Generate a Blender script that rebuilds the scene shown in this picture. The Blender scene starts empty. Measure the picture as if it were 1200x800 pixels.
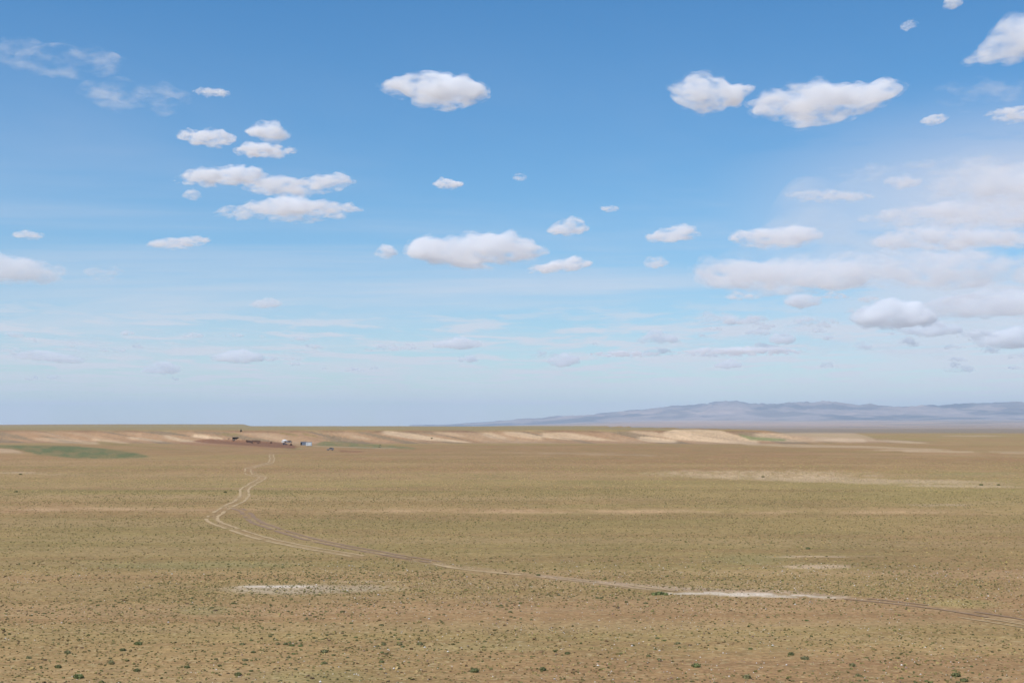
import bpy, bmesh, math, random
import numpy as np
from mathutils import Vector, Euler, noise as mn

random.seed(7)
rng = np.random.default_rng(7)
S = bpy.context.scene
C = S.collection
R = math.radians

# ---------------------------------------------------------------- camera
F = 50.0 / 36.0 * 1200.0                      # focal length in photo pixels
HORIZON = 496.5
PITCH = math.atan((HORIZON - 400.0) / F)
CAMZ = 18.0
cam = bpy.data.objects.new('camera', bpy.data.cameras.new('camera'))
C.objects.link(cam)
cam.data.lens = 50.0
cam.data.sensor_width = 36.0
cam.data.clip_start = 0.5
cam.data.clip_end = 400000.0
cam.location = (0, 0, CAMZ)
cam.rotation_euler = (math.pi / 2 + PITCH, 0, 0)
S.camera = cam

# ---------------------------------------------------------------- sky, sun, exposure
SUN_EL, SUN_AZ = 56.0, -128.0                 # azimuth clockwise from +Y (view direction): sun behind and to the left
W = bpy.data.worlds.new('World')
S.world = W
W.use_nodes = True
wn, wl = W.node_tree.nodes, W.node_tree.links
wn.clear()
def wnode(t, **k):
    n = wn.new(t)
    for a, b in k.items():
        setattr(n, a, b)
    return n
w_out = wnode('ShaderNodeOutputWorld')
w_bg = wnode('ShaderNodeBackground')
w_bg.inputs[1].default_value = 0.125
sky = wnode('ShaderNodeTexSky', sky_type='NISHITA')
sky.sun_disc = False
sky.sun_elevation = R(SUN_EL)
sky.sun_rotation = R(SUN_AZ)
sky.altitude = 1300
sky.air_density = 1.0
sky.dust_density = 0.6
sky.ozone_density = 1.6
# thin high cloud and the far rows of small clouds: noise on a plane above the ground, the same all round
geo = wnode('ShaderNodeTexCoord')
sep = wnode('ShaderNodeSeparateXYZ')
wl.new(geo.outputs['Generated'], sep.inputs[0])
def wmath(op, a, b=None, clamp=False):
    n = wnode('ShaderNodeMath', operation=op)
    n.use_clamp = clamp
    for i, v in enumerate((a, b)):
        if v is None:
            continue
        if isinstance(v, (int, float)):
            n.inputs[i].default_value = v
        else:
            wl.new(v, n.inputs[i])
    return n.outputs[0]
zc = wmath('MAXIMUM', sep.outputs[2], 0.012)
inv = wmath('DIVIDE', 1.0, wmath('ADD', zc, 0.008))
pu = wmath('MULTIPLY', sep.outputs[0], inv)
pv = wmath('MULTIPLY', sep.outputs[1], inv)
cmb = wnode('ShaderNodeCombineXYZ')
wl.new(pu, cmb.inputs[0]); wl.new(pv, cmb.inputs[1])
def wnoise(scale, detail, rough, vec, loc=(0, 0, 0), sc=(1, 1, 1), dist=0.0):
    mp = wnode('ShaderNodeMapping')
    mp.inputs['Location'].default_value = loc
    mp.inputs['Scale'].default_value = sc
    wl.new(vec, mp.inputs[0])
    n = wnode('ShaderNodeTexNoise')
    n.inputs['Scale'].default_value = scale
    n.inputs['Detail'].default_value = detail
    n.inputs['Roughness'].default_value = rough
    n.inputs['Distortion'].default_value = dist
    wl.new(mp.outputs[0], n.inputs[0])
    return n.outputs[0]
def wramp(v, a, b):
    n = wnode('ShaderNodeMapRange', interpolation_type='SMOOTHSTEP')
    n.inputs[1].default_value = a; n.inputs[2].default_value = b
    wl.new(v, n.inputs[0])
    return n.outputs[0]
veil = wramp(wnoise(0.16, 6, 0.62, cmb.outputs[0], (3.1, 7.7, 0), (1, 1, 1), 0.6), 0.40, 0.66)
puffs = wramp(wnoise(0.9, 5, 0.6, cmb.outputs[0], (5, 1, 0), (1.2, .8, 1)), 0.53, 0.68)
low = wramp(sep.outputs[2], 0.105, 0.055)     # far rows only show low in the sky
vlow = wramp(sep.outputs[2], 0.30, 0.03)
floor_ = wramp(sep.outputs[2], 0.004, 0.035)
f1 = wmath('MULTIPLY', wmath('MULTIPLY', veil, vlow), 0.6)
f2 = wmath('MULTIPLY', wmath('MULTIPLY', wmath('MULTIPLY', puffs, low), floor_), 0.6)
# a thin bank of torn high cloud fills the sky to the right of the view
bank_dir = wmath('ADD', wmath('MULTIPLY', sep.outputs[0], math.sin(R(42))), wmath('MULTIPLY', sep.outputs[1], math.cos(R(42))))
bank = wmath('MULTIPLY', wramp(bank_dir, .80, .95), wramp(sep.outputs[2], .235, .14))
torn = wramp(wnoise(0.42, 8, 0.62, cmb.outputs[0], (1.7, 2.9, 0), (1, .8, 1), 0.5), 0.40, 0.56)
rows = wramp(wnoise(0.55, 8, 0.66, cmb.outputs[0], (8.2, 4.1, 0), (1.7, 1, 1), 0.3), 0.44, 0.58)
f3 = wmath('MULTIPLY', wmath('MULTIPLY', bank, torn), 0.85)
f4 = wmath('MULTIPLY', wmath('MULTIPLY', rows, wramp(sep.outputs[2], .098, .062)), wmath('MULTIPLY', floor_, 0.72))
f12 = wmath('MAXIMUM', f1, f2)
fac = wmath('MAXIMUM', wmath('MAXIMUM', f12, f3), f4, True)
mix = wnode('ShaderNodeMix', data_type='RGBA')
wl.new(fac, mix.inputs[0])
# slight saturation of the clear sky
hs = wnode('ShaderNodeHueSaturation')
hs.inputs['Saturation'].default_value = 1.37
wl.new(sky.outputs[0], hs.inputs['Color'])
tint = wnode('ShaderNodeMix', data_type='RGBA', blend_type='MULTIPLY')
tint.inputs[7].default_value = (.84, .85, .94, 1)
wl.new(wramp(sep.outputs[2], .17, .02), tint.inputs[0])
cyan = wnode('ShaderNodeMix', data_type='RGBA', blend_type='MULTIPLY')
cyan.inputs[0].default_value = 1.0
cyan.inputs[7].default_value = (1.0, 1.075, 1.06, 1)
wl.new(hs.outputs[0], cyan.inputs[6])
wl.new(cyan.outputs[2], tint.inputs[6])
wl.new(tint.outputs[2], mix.inputs[6])
mix.inputs[7].default_value = (6.3, 6.1, 6.6, 1)
wl.new(mix.outputs[2], w_bg.inputs[0])
wl.new(w_bg.outputs[0], w_out.inputs[0])

sd = bpy.data.lights.new('sun', 'SUN')
sd.energy = 4.7
sd.angle = R(0.53)
sd.color = (1.0, 0.955, 0.89)
sun = bpy.data.objects.new('sun', sd)
C.objects.link(sun)
az, el = R(SUN_AZ), R(SUN_EL)
SUNV = Vector((math.sin(az) * math.cos(el), math.cos(az) * math.cos(el), math.sin(el)))
sun.rotation_euler = SUNV.to_track_quat('Z', 'Y').to_euler()

S.view_settings.view_transform = 'Standard'
S.view_settings.look = 'None'
S.view_settings.exposure = 0.0
S.view_settings.gamma = 1.0
S.view_settings.use_curve_mapping = False
S.cycles.max_bounces = 16
S.cycles.diffuse_bounces = 2
S.cycles.volume_bounces = 16
S.cycles.use_denoising = True

# ---------------------------------------------------------------- helpers
def tag(o, label=None, cat=None, group=None, kind=None):
    if label: o['label'] = label
    if cat: o['category'] = cat
    if group: o['group'] = group
    if kind: o['kind'] = kind
    return o

def mesh_np(name, V, polys, mat=None, smooth=False, parent=None, loc=(0, 0, 0)):
    """V (n,3) array, polys (m,k) int array with constant k, or list of lists"""
    me = bpy.data.meshes.new(name)
    if isinstance(polys, np.ndarray):
        k = polys.shape[1]
        me.vertices.add(len(V)); me.vertices.foreach_set('co', np.ascontiguousarray(V, dtype=np.float32).ravel())
        me.loops.add(polys.size); me.loops.foreach_set('vertex_index', polys.astype(np.int32).ravel())
        me.polygons.add(len(polys)); me.polygons.foreach_set('loop_start', (np.arange(len(polys)) * k).astype(np.int32))
        me.polygons.foreach_set('use_smooth', np.full(len(polys), smooth))
        me.update(calc_edges=True)
    else:
        me.from_pydata([tuple(v) for v in V], [], polys)
        if smooth:
            for p in me.polygons: p.use_smooth = True
        me.update()
    if mat: me.materials.append(mat)
    o = bpy.data.objects.new(name, me)
    C.objects.link(o)
    o.location = loc
    if parent: o.parent = parent
    return o

def set_col(o, col):
    a = o.data.color_attributes.new('tone', 'FLOAT_COLOR', 'POINT')
    c = np.ones((len(col), 4), np.float32); c[:, :3] = col
    a.data.foreach_set('color', c.ravel())

def empty(name, loc, rz=0.0, label=None, cat=None, group=None):
    o = bpy.data.objects.new(name, None)
    o.empty_display_size = 0.3
    C.objects.link(o)
    o.location = loc; o.rotation_euler = (0, 0, rz)
    return tag(o, label, cat, group)

_tab = rng.random((8, 512, 512)).astype(np.float64)
def vnoise(x, y, k=0):
    """smooth value noise, about 0..1"""
    x = np.asarray(x, float) + 1e5; y = np.asarray(y, float) + 1e5
    xi = np.floor(x).astype(np.int64); yi = np.floor(y).astype(np.int64)
    fx = x - xi; fy = y - yi
    fx = fx * fx * fx * (fx * (fx * 6 - 15) + 10); fy = fy * fy * fy * (fy * (fy * 6 - 15) + 10)
    T = _tab[k % 8]
    x0 = xi % 512; x1 = (xi + 1) % 512; y0 = yi % 512; y1 = (yi + 1) % 512
    return (T[x0, y0] * (1 - fx) + T[x1, y0] * fx) * (1 - fy) + (T[x0, y1] * (1 - fx) + T[x1, y1] * fx) * fy
def fbm(x, y, octs=4, k=0, rough=0.5):
    a, s, t = 1.0, 0.0, 0.0
    for i in range(octs):
        s = s + a * vnoise(x * 2 ** i + 17.3 * i, y * 2 ** i - 9.1 * i, k + i)
        t += a; a *= rough
    return s / t
def sstep(a, b, v):
    t = np.clip((v - a) / (b - a), 0, 1)
    return t * t * (3 - 2 * t)

def ray(px, py):
    u = (np.asarray(px, float) - 600) / F; v = (400 - np.asarray(py, float)) / F
    c, s = math.cos(PITCH), math.sin(PITCH)
    return u, c - v * s, s + v * c             # direction x, y, z
def project(x, y, z):
    c, s = math.cos(PITCH), math.sin(PITCH)
    z = z - CAMZ
    d = y * c + z * s
    d = np.where(d > 0.1, d, 0.1)
    return 600 + F * x / d, 400 - F * (-y * s + z * c) / d

# ---------------------------------------------------------------- terrain height
def P(px, D):
    """ground point seen in photo column px at distance D"""
    return ((px - 600) / F * D, D)
BLUFF = [P(-420, 1500), P(-200, 1440), P(0, 1390), P(120, 1370), P(240, 1330), P(330, 1300), P(430, 1330), P(520, 1330),
         P(620, 1360), P(700, 1350), P(780, 1340), P(880, 1310), P(960, 1370), P(1015, 1400), P(1040, 1470),
         P(1005, 1620), P(960, 1850), P(900, 2250), P(800, 2900), P(765, 3900), P(640, 5200), P(300, 7600), P(0, 7000), P(-420, 6000)]
BL = np.array(BLUFF)
def poly_sd(x, y, poly):
    """signed distance, positive inside"""
    d = np.full(x.shape, 1e12); inside = np.zeros(x.shape, bool)
    n = len(poly)
    for i in range(n):
        ax, ay = poly[i]; bx, by = poly[(i + 1) % n]
        ex, ey = bx - ax, by - ay
        t = np.clip(((x - ax) * ex + (y - ay) * ey) / (ex * ex + ey * ey), 0, 1)
        d = np.minimum(d, (x - ax - t * ex) ** 2 + (y - ay - t * ey) ** 2)
        if ey != 0:
            c = ((ay > y) != (by > y)) & (x < ex * (y - ay) / ey + ax)
            inside ^= c
    return np.where(inside, 1, -1) * np.sqrt(d)

def spur(x, y):
    """0..1 ridge value of the eroded spurs that run down towards the right front"""
    u = (x + 0.75 * y) / 62.0 + 0.9 * fbm(x / 300, y / 300, 2, 3)
    r = 1 - np.abs(2 * (u - np.floor(u)) - 1) ** 1.4
    a = vnoise(np.floor(u) * 3.7, x * 0 + 5, 2)
    return r * (0.45 + 0.55 * a)

def height(x, y):
    x = np.asarray(x, float); y = np.asarray(y, float)
    D = np.hypot(x, y)
    z = 0.55 * (fbm(x / 420, y / 260, 3, 1) - 0.5) + 0.10 * (fbm(x / 40, y / 30, 3, 4) - 0.5)
    # bank under the camera
    z = z + (CAMZ - 1.65) * np.exp(-(D / 24.0) ** 2)
    # low step in the plain
    st = 288 + 14 * (vnoise(x / 90, x * 0, 6) - .5)
    z = z + 0.35 * sstep(-5, 5, y - st) - 0.35 * sstep(0, 120, y - st - 20)
    near = (D > 1050) & (D < 9000)
    sdv = np.full(x.shape, -1e4)
    if near.any():
        sdv[near] = poly_sd(x[near], y[near], BL)
    m = sdv > -140
    if m.any():
        xm, ym, s = x[m], y[m], sdv[m]
        r = spur(xm, ym)
        fine = fbm((xm + .75 * ym) / 48, ym / 160, 1, 5) - 0.5
        se = s + (r - 0.42) * 110 + fine * 22
        t = np.clip(se / 150, 0, 1)
        prof = 0.40 * t + 0.60 * sstep(0.38, 0.95, t)
        top = 11.6 + 1.6 * (fbm(xm / 240, ym / 500, 2, 2) - 0.5)
        zz = top * prof - 2.2 * (1 - r) * np.sin(np.pi * t)
        # the far part of the plateau sinks at its right end
        z[m] = z[m] * (1 - t) + zz + 0 * s
    px = 600 + F * x / np.where(y > 1, y, 1)
    # a slightly higher mesa on the plateau, far left, and a thin rim to the right of the middle
    far = (y > 1000)
    z = z + np.where(far, 7.5 * sstep(4600, 5200, y) * sstep(7300, 6700, y) * sstep(-350, 160, px) * sstep(296, 284, px), 0)
    z = z + np.where(far, 1.8 * sstep(3300, 3450, y) * sstep(5000, 4700, y) * sstep(545, 600, px) * sstep(770, 755, px), 0)
    # long slope rising to the mountains on the right
    rise = sstep(470, 820, px) * (y > 3000)
    z = z + rise * (135 + 52) * sstep(9000, 42000, D) * 1.25
    z = z - D * D / 12.74e6                    # the curve of the earth
    return z

def cast(px, py, d0=80.0, d1=45000.0):
    dx, dy, dz = ray(px, py)
    n = int(math.log(d1 / d0) / math.log(1.0025))
    t = d0 * 1.0025 ** np.arange(n)
    hh = height(dx / dy * t, t)
    zr = CAMZ + dz / dy * t
    i = np.argmax(zr <= hh)
    if i == 0:
        i = n - 1
    a, b = zr[i - 1] - hh[i - 1], hh[i] - zr[i]
    k = a / (a + b) if a + b > 0 else 0
    T = t[i - 1] + (t[i] - t[i - 1]) * k
    X = dx / dy * T
    return float(X), float(T), float(height(np.array([X]), np.array([T]))[0])

# ---------------------------------------------------------------- ground colour (base colours of soil and plants)
SOIL = np.array((.312, .204, .088)); GRASSY = np.array((.272, .200, .075)); RED = np.array((.305, .172, .083))
SAND = np.array((.50, .355, .225)); SALT = np.array((.58, .49, .39)); GREEN = np.array((.105, .125, .052))
OLIVE = np.array((.215, .20, .080)); DUNG = np.array((.175, .078, .045)); DARK = np.array((.15, .125, .085)); ORANGE = np.array((.33, .212, .112))
PINK = np.array((.36, .245, .185)); FARG = np.array((.20, .165, .14)); FACE = np.array((.285, .170, .100))

def mixc(c, col, m):
    m = np.clip(m, 0, 1)[:, None]
    return c * (1 - m) + col * m
def blob(px, py, cx, cy, rx, ry, w, soft=0.5, tilt=0.0):
    """soft patch with a ragged border; w is noise 0..1"""
    q = np.hypot((px - cx) / rx, (py - cy - tilt * (px - cx)) / ry) + (w - .5) * 1.1
    return sstep(1.0 + soft * .5, 1.0 - soft * .5, q)
def wedge(px, py, pts, soft=1.0):
    """region between two curves: pts (px, top, bottom)"""
    p = np.array(pts, float)
    t = np.interp(px, p[:, 0], p[:, 1], left=1e4, right=1e4); b = np.interp(px, p[:, 0], p[:, 2], left=-1e4, right=-1e4)
    e = min(9.0, .2 * (p[-1, 0] - p[0, 0]))
    return sstep(-soft * .3, soft, py - t) * sstep(-soft * .3, soft, b - py) * sstep(0, e, px - p[0, 0]) * sstep(0, e, p[-1, 0] - px)

SPURS = [
 (.95, [(444, 505, 508), (455, 504.5, 510), (480, 507, 514), (500, 510, 516), (525, 514, 517.5), (556, 518, 519)]),
 (.45, [(505, 505, 507), (530, 506, 511), (548, 511, 513)]),
 (.80, [(562, 506, 509), (575, 507, 513), (598, 513, 516)]),
 (.60, [(586, 505, 509), (610, 506, 513), (640, 512, 516)]),
 (.70, [(630, 507, 512), (660, 506, 515), (690, 510, 516), (712, 514, 517)]),
 (.75, [(676, 510, 512), (710, 514, 516), (728, 516.5, 518)]),
 (.95, [(743, 511.5, 515), (760, 511, 518), (785, 514, 519), (797, 516, 519)]),
 (.80, [(772, 507, 511), (790, 503, 515), (815, 502.5, 517), (845, 504, 519), (868, 511, 520), (893, 517, 520.5)]),
 (.55, [(735, 504, 506), (765, 505, 511), (785, 511, 513)]),
 (.50, [(880, 507, 516), (920, 507, 518), (960, 506, 518), (1000, 507, 518), (1018, 511, 517), (1030, 516, 518)]),
 (.50, [(868, 519, 521), (930, 520, 524), (1010, 522, 525), (1090, 525, 527), (1120, 527, 528)]),
 (.90, [(950, 513.5, 516), (985, 513, 518), (1012, 514, 518), (1019, 516.5, 518)]),
 (.80, [(188, 508, 512), (200, 510, 515), (214, 514, 518), (232, 517, 519)]),
 (.95, [(221, 509, 512), (233, 508.5, 513), (250, 511, 516), (272, 515.5, 517.5)]),
 (.55, [(145, 511, 514), (165, 512, 516), (195, 517, 519)]),
 (.40, [(104, 513, 516), (135, 516, 519), (155, 519, 520.5)]),
 (.35, [(35, 512, 515), (70, 513, 519), (120, 518, 521)]),
 (.55, [(-30, 524, 530), (15, 526, 531), (30, 530, 531.5)]),
 (.45, [(408, 509, 513), (425, 511, 515), (436, 514, 516)]),
 (.25, [(300, 506, 510), (320, 507, 514), (345, 512, 516)]),
]
def ground_colour(x, y, z):
    px, py = project(x, y, z)
    D = np.hypot(x, y)
    n1 = fbm(x / 55, y / 75, 4, 0); n2 = fbm(x / 260, y / 420, 4, 2); n3 = fbm(x / 9, y / 11, 4, 5, .6)
    n4 = fbm(x / 900, y / 300, 4, 6)
    c = np.tile(SOIL, (len(x), 1))
    # broad drifts of grass and redder soil
    c = mixc(c, GRASSY, .85 * sstep(.42, .60, n1 * .5 + n2 * .5) )
    c = mixc(c, RED, .75 * sstep(.50, .66, n3 * .35 + n2 * .25 + fbm(x / 90, y / 140, 3, 7) * .4))
    band = lambda a, b, s=6.0: sstep(a - s, a + s, py) * sstep(b + s, b - s, py)
    c = mixc(c, GRASSY * 1.05, .55 * band(558, 592, 8) * sstep(0, 300, px))
    c = mixc(c, GRASSY * .93, .55 * band(606, 668, 8))
    c = mixc(c, RED * .98, .40 * band(522, 552, 7))
    c = mixc(c, RED * .96, .55 * band(697, 728, 7) * (.4 + .6 * sstep(150, 420, px)))
    c = mixc(c, GRASSY, .45 * band(732, 752, 8))
    c = mixc(c, RED * .97, .6 * sstep(752, 775, py + 25 * (n2 - .5)) * sstep(380, 640, px))
    c = mixc(c, ORANGE, .35 * sstep(735, 760, py) * sstep(420, 100, px) * sstep(.42, .55, n1))
    c = mixc(c, RED, .45 * band(618, 700, 20) * sstep(980, 1120, px))
    # fine pale and dark streaks from wash lines
    w1 = fbm(x / 260, y / 26, 4, 3)
    c = mixc(c, ORANGE * 1.08, .35 * sstep(.56, .68, w1) * (D < 1400))
    c = mixc(c, GRASSY * .80, .35 * sstep(.40, .30, w1) * (D < 1400))
    # the pale orange line across the plain
    lc = 598.5 + 2.5 * (fbm(px / 160, px * 0, 3, 4) - .5) + .0025 * (px - 600)
    c = mixc(c, ORANGE * 1.36, (.95 - .35 * sstep(820, 1100, px)) * np.exp(-((py - lc) / 2.5) ** 2) * (.15 + 1.25 * sstep(.3, .7, fbm(px / 60, py / 3, 3, 1))) * (.6 + .5 * n3))
    l2 = 574 + (px - 300) * .004
    c = mixc(c, GRASSY * .72, .6 * np.exp(-((py - l2 - 1.0) / 1.1) ** 2) * sstep(700, 500, px))
    c = mixc(c, ORANGE * 1.1, .6 * np.exp(-((py - l2 + 1.7) / 1.3) ** 2) * sstep(640, 400, px))
    c = mixc(c, SAND, .75 * np.exp(-((py - 554.5 - (px - 50) * .03) / 1.1) ** 2) * sstep(120, 20, px) * sstep(.35, .55, n3))
    c = mixc(c, GRASSY * .7, .45 * np.exp(-((py - 557) / .9) ** 2) * sstep(50, 90, px) * sstep(150, 110, px))
    # soil worn bare around the wheel tracks
    for line, wpx, k_ in (([(318, 532), (318, 542), (290, 549), (309, 559), (292, 569), (285, 580), (266, 594)], 3.2, .5),
                         ([(266, 594), (250, 604), (258, 614), (300, 628), (360, 642), (422, 652)], 3.4, .45),
                         ([(275, 595), (294, 607), (330, 622), (400, 640), (462, 651), (530, 663), (640, 676), (740, 687)], 4.5, .55),
                         ([(985, 700), (1055, 707), (1150, 720), (1260, 737)], 4.0, .4)):
        dm = np.full(x.shape, 1e9)
        for (ax, ay), (bx, by) in zip(line[:-1], line[1:]):
            t = np.clip(((px - ax) * (bx - ax) + (py - ay) * (by - ay)) / ((bx - ax) ** 2 + (by - ay) ** 2), 0, 1)
            dm = np.minimum(dm, np.hypot(px - ax - t * (bx - ax), (py - ay - t * (by - ay)) * 1.4))
        c = mixc(c, np.array((.335, .225, .125)), k_ * sstep(1.3 * wpx, .3 * wpx, dm + 2.5 * (n3 - .5)))
    # alternating straw and brown strips that cross the plain
    bn = fbm(px / 700, py / 5.5, 4, 3); m_ = D < 1300
    c = mixc(c, ORANGE * 1.05, .30 * sstep(.54, .68, bn) * m_)
    c = mixc(c, RED * .80, .34 * sstep(.46, .32, bn) * m_)
    # bluff: brown face, yellow-green plateau top
    sdv = np.full(x.shape, -1e4); nr = (D > 1050) & (D < 9000)
    sdv[nr] = poly_sd(x[nr], y[nr], BL)
    hh = z + D * D / 12.74e6
    face = sstep(-70, 20, sdv) * sstep(11.6, 9.5, hh)
    c = mixc(c, FACE * (.90 + .2 * 1), .85 * face * (D < 2500))
    u = fbm((px - 5 * py) / 34, px / 150, 3, 1)
    c = mixc(c, SAND * .80, .36 * face * sstep(.50, .66, u))
    c = mixc(c, DARK * 1.0, .62 * face * sstep(.46, .36, u))
    rim = sstep(8.6, 10.2, hh) * sstep(12.2, 10.8, hh) * (sdv > 0)
    c = mixc(c, np.array((.205, .118, .070)), .85 * rim * (D < 2300) * sstep(.3, .6, n1 * .4 + u * .6))
    top = sstep(120, 190, sdv)
    c = mixc(c, np.array((.255, .195, .092)), .85 * top)
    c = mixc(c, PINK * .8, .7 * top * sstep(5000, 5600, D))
    # sand spurs
    rag = (fbm((px - 6 * py) / 40, py / 8, 3, 2) - .5); st_ = fbm((px - 5 * py) / 30, px / 120, 3, 5)
    for k, pts in SPURS:
        c = mixc(c, SAND * (.94 + .45 * (st_[:, None] - .5)), min(1, k * 1.08) * wedge(px, py + .7 * rag, pts, .8))
    # green hollows below the bluff
    c = mixc(c, GREEN, .95 * wedge(px, py, [(-20, 520, 523), (20, 521, 527), (45, 521, 533), (90, 522, 537.5), (125, 525, 538), (160, 530, 537), (178, 534, 536)], 2.0) * (.62 + .38 * sstep(.34, .58, fbm(px / 11, py / 1.6, 4, 6))))
    c = mixc(c, GRASSY * .8, .5 * wedge(px, py, [(110, 515, 519), (130, 517, 522), (150, 520, 523), (240, 528, 530)], 1.5))
    c = mixc(c, GREEN * 1.15, .70 * wedge(px, py, [(366, 520, 522), (380, 516.5, 523), (398, 516.5, 524), (420, 519, 525.5), (455, 521, 526), (490, 524, 527)], 1.3) * (.5 + .5 * sstep(.34, .58, fbm(px / 9, py / 1.4, 4, 6))))
    c = mixc(c, GREEN * 1.4, .8 * wedge(px, py, [(862, 507, 509), (880, 511, 516), (905, 512.5, 517), (925, 514, 517)], 1.3))
    c = mixc(c, GRASSY * .78, .6 * wedge(px, py, [(255, 507, 510), (275, 507, 511), (285, 508, 510)], 1.0))
    c = mixc(c, GRASSY * .72, .6 * wedge(px, py, [(325, 505, 508), (345, 508, 511), (352, 510, 512)], .8))
    c = mixc(c, GRASSY * .72, .6 * wedge(px, py, [(352, 506, 509), (368, 509, 512), (375, 511, 512)], .8))
    c = mixc(c, GREEN * 1.7, .5 * wedge(px, py, [(330, 525, 526), (345, 524.5, 527), (358, 525, 526)], .8))
    # trampled dung ground round the farmstead
    c = mixc(c, DUNG, .92 * wedge(px, py, [(222, 516, 517), (245, 513.5, 519.5), (285, 515, 522), (320, 517, 524.5), (345, 521, 526), (352, 524, 525)], 1.2))
    c = mixc(c, DUNG * 1.2, .85 * wedge(px, py, [(394, 527.8, 528.6), (400, 527.3, 529.3), (415, 528, 529.6), (429, 528.8, 529.6)], .6))
    c = mixc(c, DUNG * 1.5, .4 * wedge(px, py, [(205, 518, 519), (225, 517, 522), (300, 522, 525), (330, 525, 527)], 1.2))
    c = mixc(c, SAND * .75, .6 * wedge(px, py, [(340, 520.3, 521.4), (353, 520.8, 522), (375, 522, 523.4), (440, 524, 525.4), (470, 524.2, 525.2)], .6))
    # salt and clay pans
    w = fbm(x / 7, y / 16, 4, 6, .6)
    c = mixc(c, SAND * 1.12, .62 * blob(px, py, 893, 555.5, 118, 4.6, w, .8, .008) * (.35 + .65 * sstep(.35, .62, fbm(px / 5, py / .8, 3, 1))))
    c = mixc(c, SAND, .60 * blob(px, py, 1010, 563, 150, 2.8, w, .8, .018))
    c = mixc(c, SAND, .55 * blob(px, py, 1120, 569.5, 75, 1.6, w, .8, .012))
    c = mixc(c, SAND, .65 * blob(px, py, 1090, 528.5, 52, 1.2, w, .8, .02))
    c = mixc(c, SAND, .60 * blob(px, py, 1055, 517.5, 32, 1.4, w, .6, .05))
    c = mixc(c, SAND * .85, .5 * blob(px, py, 1190, 530, 26, 1.4, w, .6))
    c = mixc(c, SAND * .8, .5 * blob(px, py, 1140, 510.6, 40, .9, w, .6))
    c = mixc(c, SAND * .8, .35 * blob(px, py, 700, 532, 90, 1.0, w, .6, .02))
    c = mixc(c, OLIVE, .35 * blob(px, py, 1150, 555, 50, 1.6, w, .8))
    c = mixc(c, SALT * .94, .62 * blob(px, py, 345, 689.5, 88, 5.5, w, .9, .0) * (.55 + .45 * sstep(.4, .6, n3)))
    c = mixc(c, SALT, .95 * blob(px, py, 322, 686.7, 52, 1.5, w, .6, -.003))
    c = mixc(c, SAND * .92, .5 * blob(px, py, 420, 680.8, 40, 1.0, w, .6))
    c = mixc(c, SALT * 1.05, 1.0 * wedge(px, py + 2.2 * (fbm(x / 1.1, y / 3.5, 4, 2) - .5) + 1.5 * (w - .5), [(765, 694.5, 696), (800, 693.5, 697), (830, 692.8, 697.2), (880, 693.5, 699), (930, 695.5, 700.5), (975, 698, 701), (1000, 700, 701.5)], 1.2) * (.45 + .5 * n3) * sstep(.30, .52, fbm(x / 1.6, y / 4.5, 4, 6)))
    c = mixc(c, np.array((.40, .285, .20)), .6 * wedge(px, py + 4 * (w - .5) + 2 * (n3 - .5), [(625, 671, 675), (690, 679, 684), (760, 685, 692), (860, 688, 694), (940, 692, 697), (1000, 697, 701)], 2.5))
    c = mixc(c, SAND * 1.0, .75 * blob(px, py, 960, 651.8, 62, 1.0, w, .6))
    c = mixc(c, SAND * .98, .75 * blob(px, py, 954, 663.5, 38, 2.3, w, .8))
    c = mixc(c, SAND * .8, .5 * blob(px, py, 1100, 591.5, 30, 1.0, w, .8))
    c = mixc(c, OLIVE, .40 * blob(px, py, 245, 662, 130, 3.8, w, .9))
    c = mixc(c, OLIVE, .40 * blob(px, py, 236, 715, 32, 5, w, .9))
    c = mixc(c, OLIVE, .40 * blob(px, py, 880, 655, 50, 5, w, 1.0))
    c = mixc(c, np.array((.33, .28, .10)), .45 * blob(px, py, 1125, 706, 38, 4.5, w, 1.0, .03))
    c = mixc(c, OLIVE, .35 * blob(px, py, 365, 792, 60, 8, w, 1.0))
    c = mixc(c, np.array((.33, .28, .12)), .30 * blob(px, py, 560, 757, 90, 6, w, 1.0))
    # far plain on the right
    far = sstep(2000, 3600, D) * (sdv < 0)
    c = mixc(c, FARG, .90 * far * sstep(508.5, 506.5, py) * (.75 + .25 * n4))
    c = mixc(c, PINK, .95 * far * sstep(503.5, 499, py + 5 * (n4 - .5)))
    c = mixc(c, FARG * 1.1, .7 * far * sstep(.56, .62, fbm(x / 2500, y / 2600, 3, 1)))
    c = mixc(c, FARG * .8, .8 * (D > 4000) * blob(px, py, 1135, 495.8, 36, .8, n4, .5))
    return c * (.94 + .12 * n3[:, None])

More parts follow.
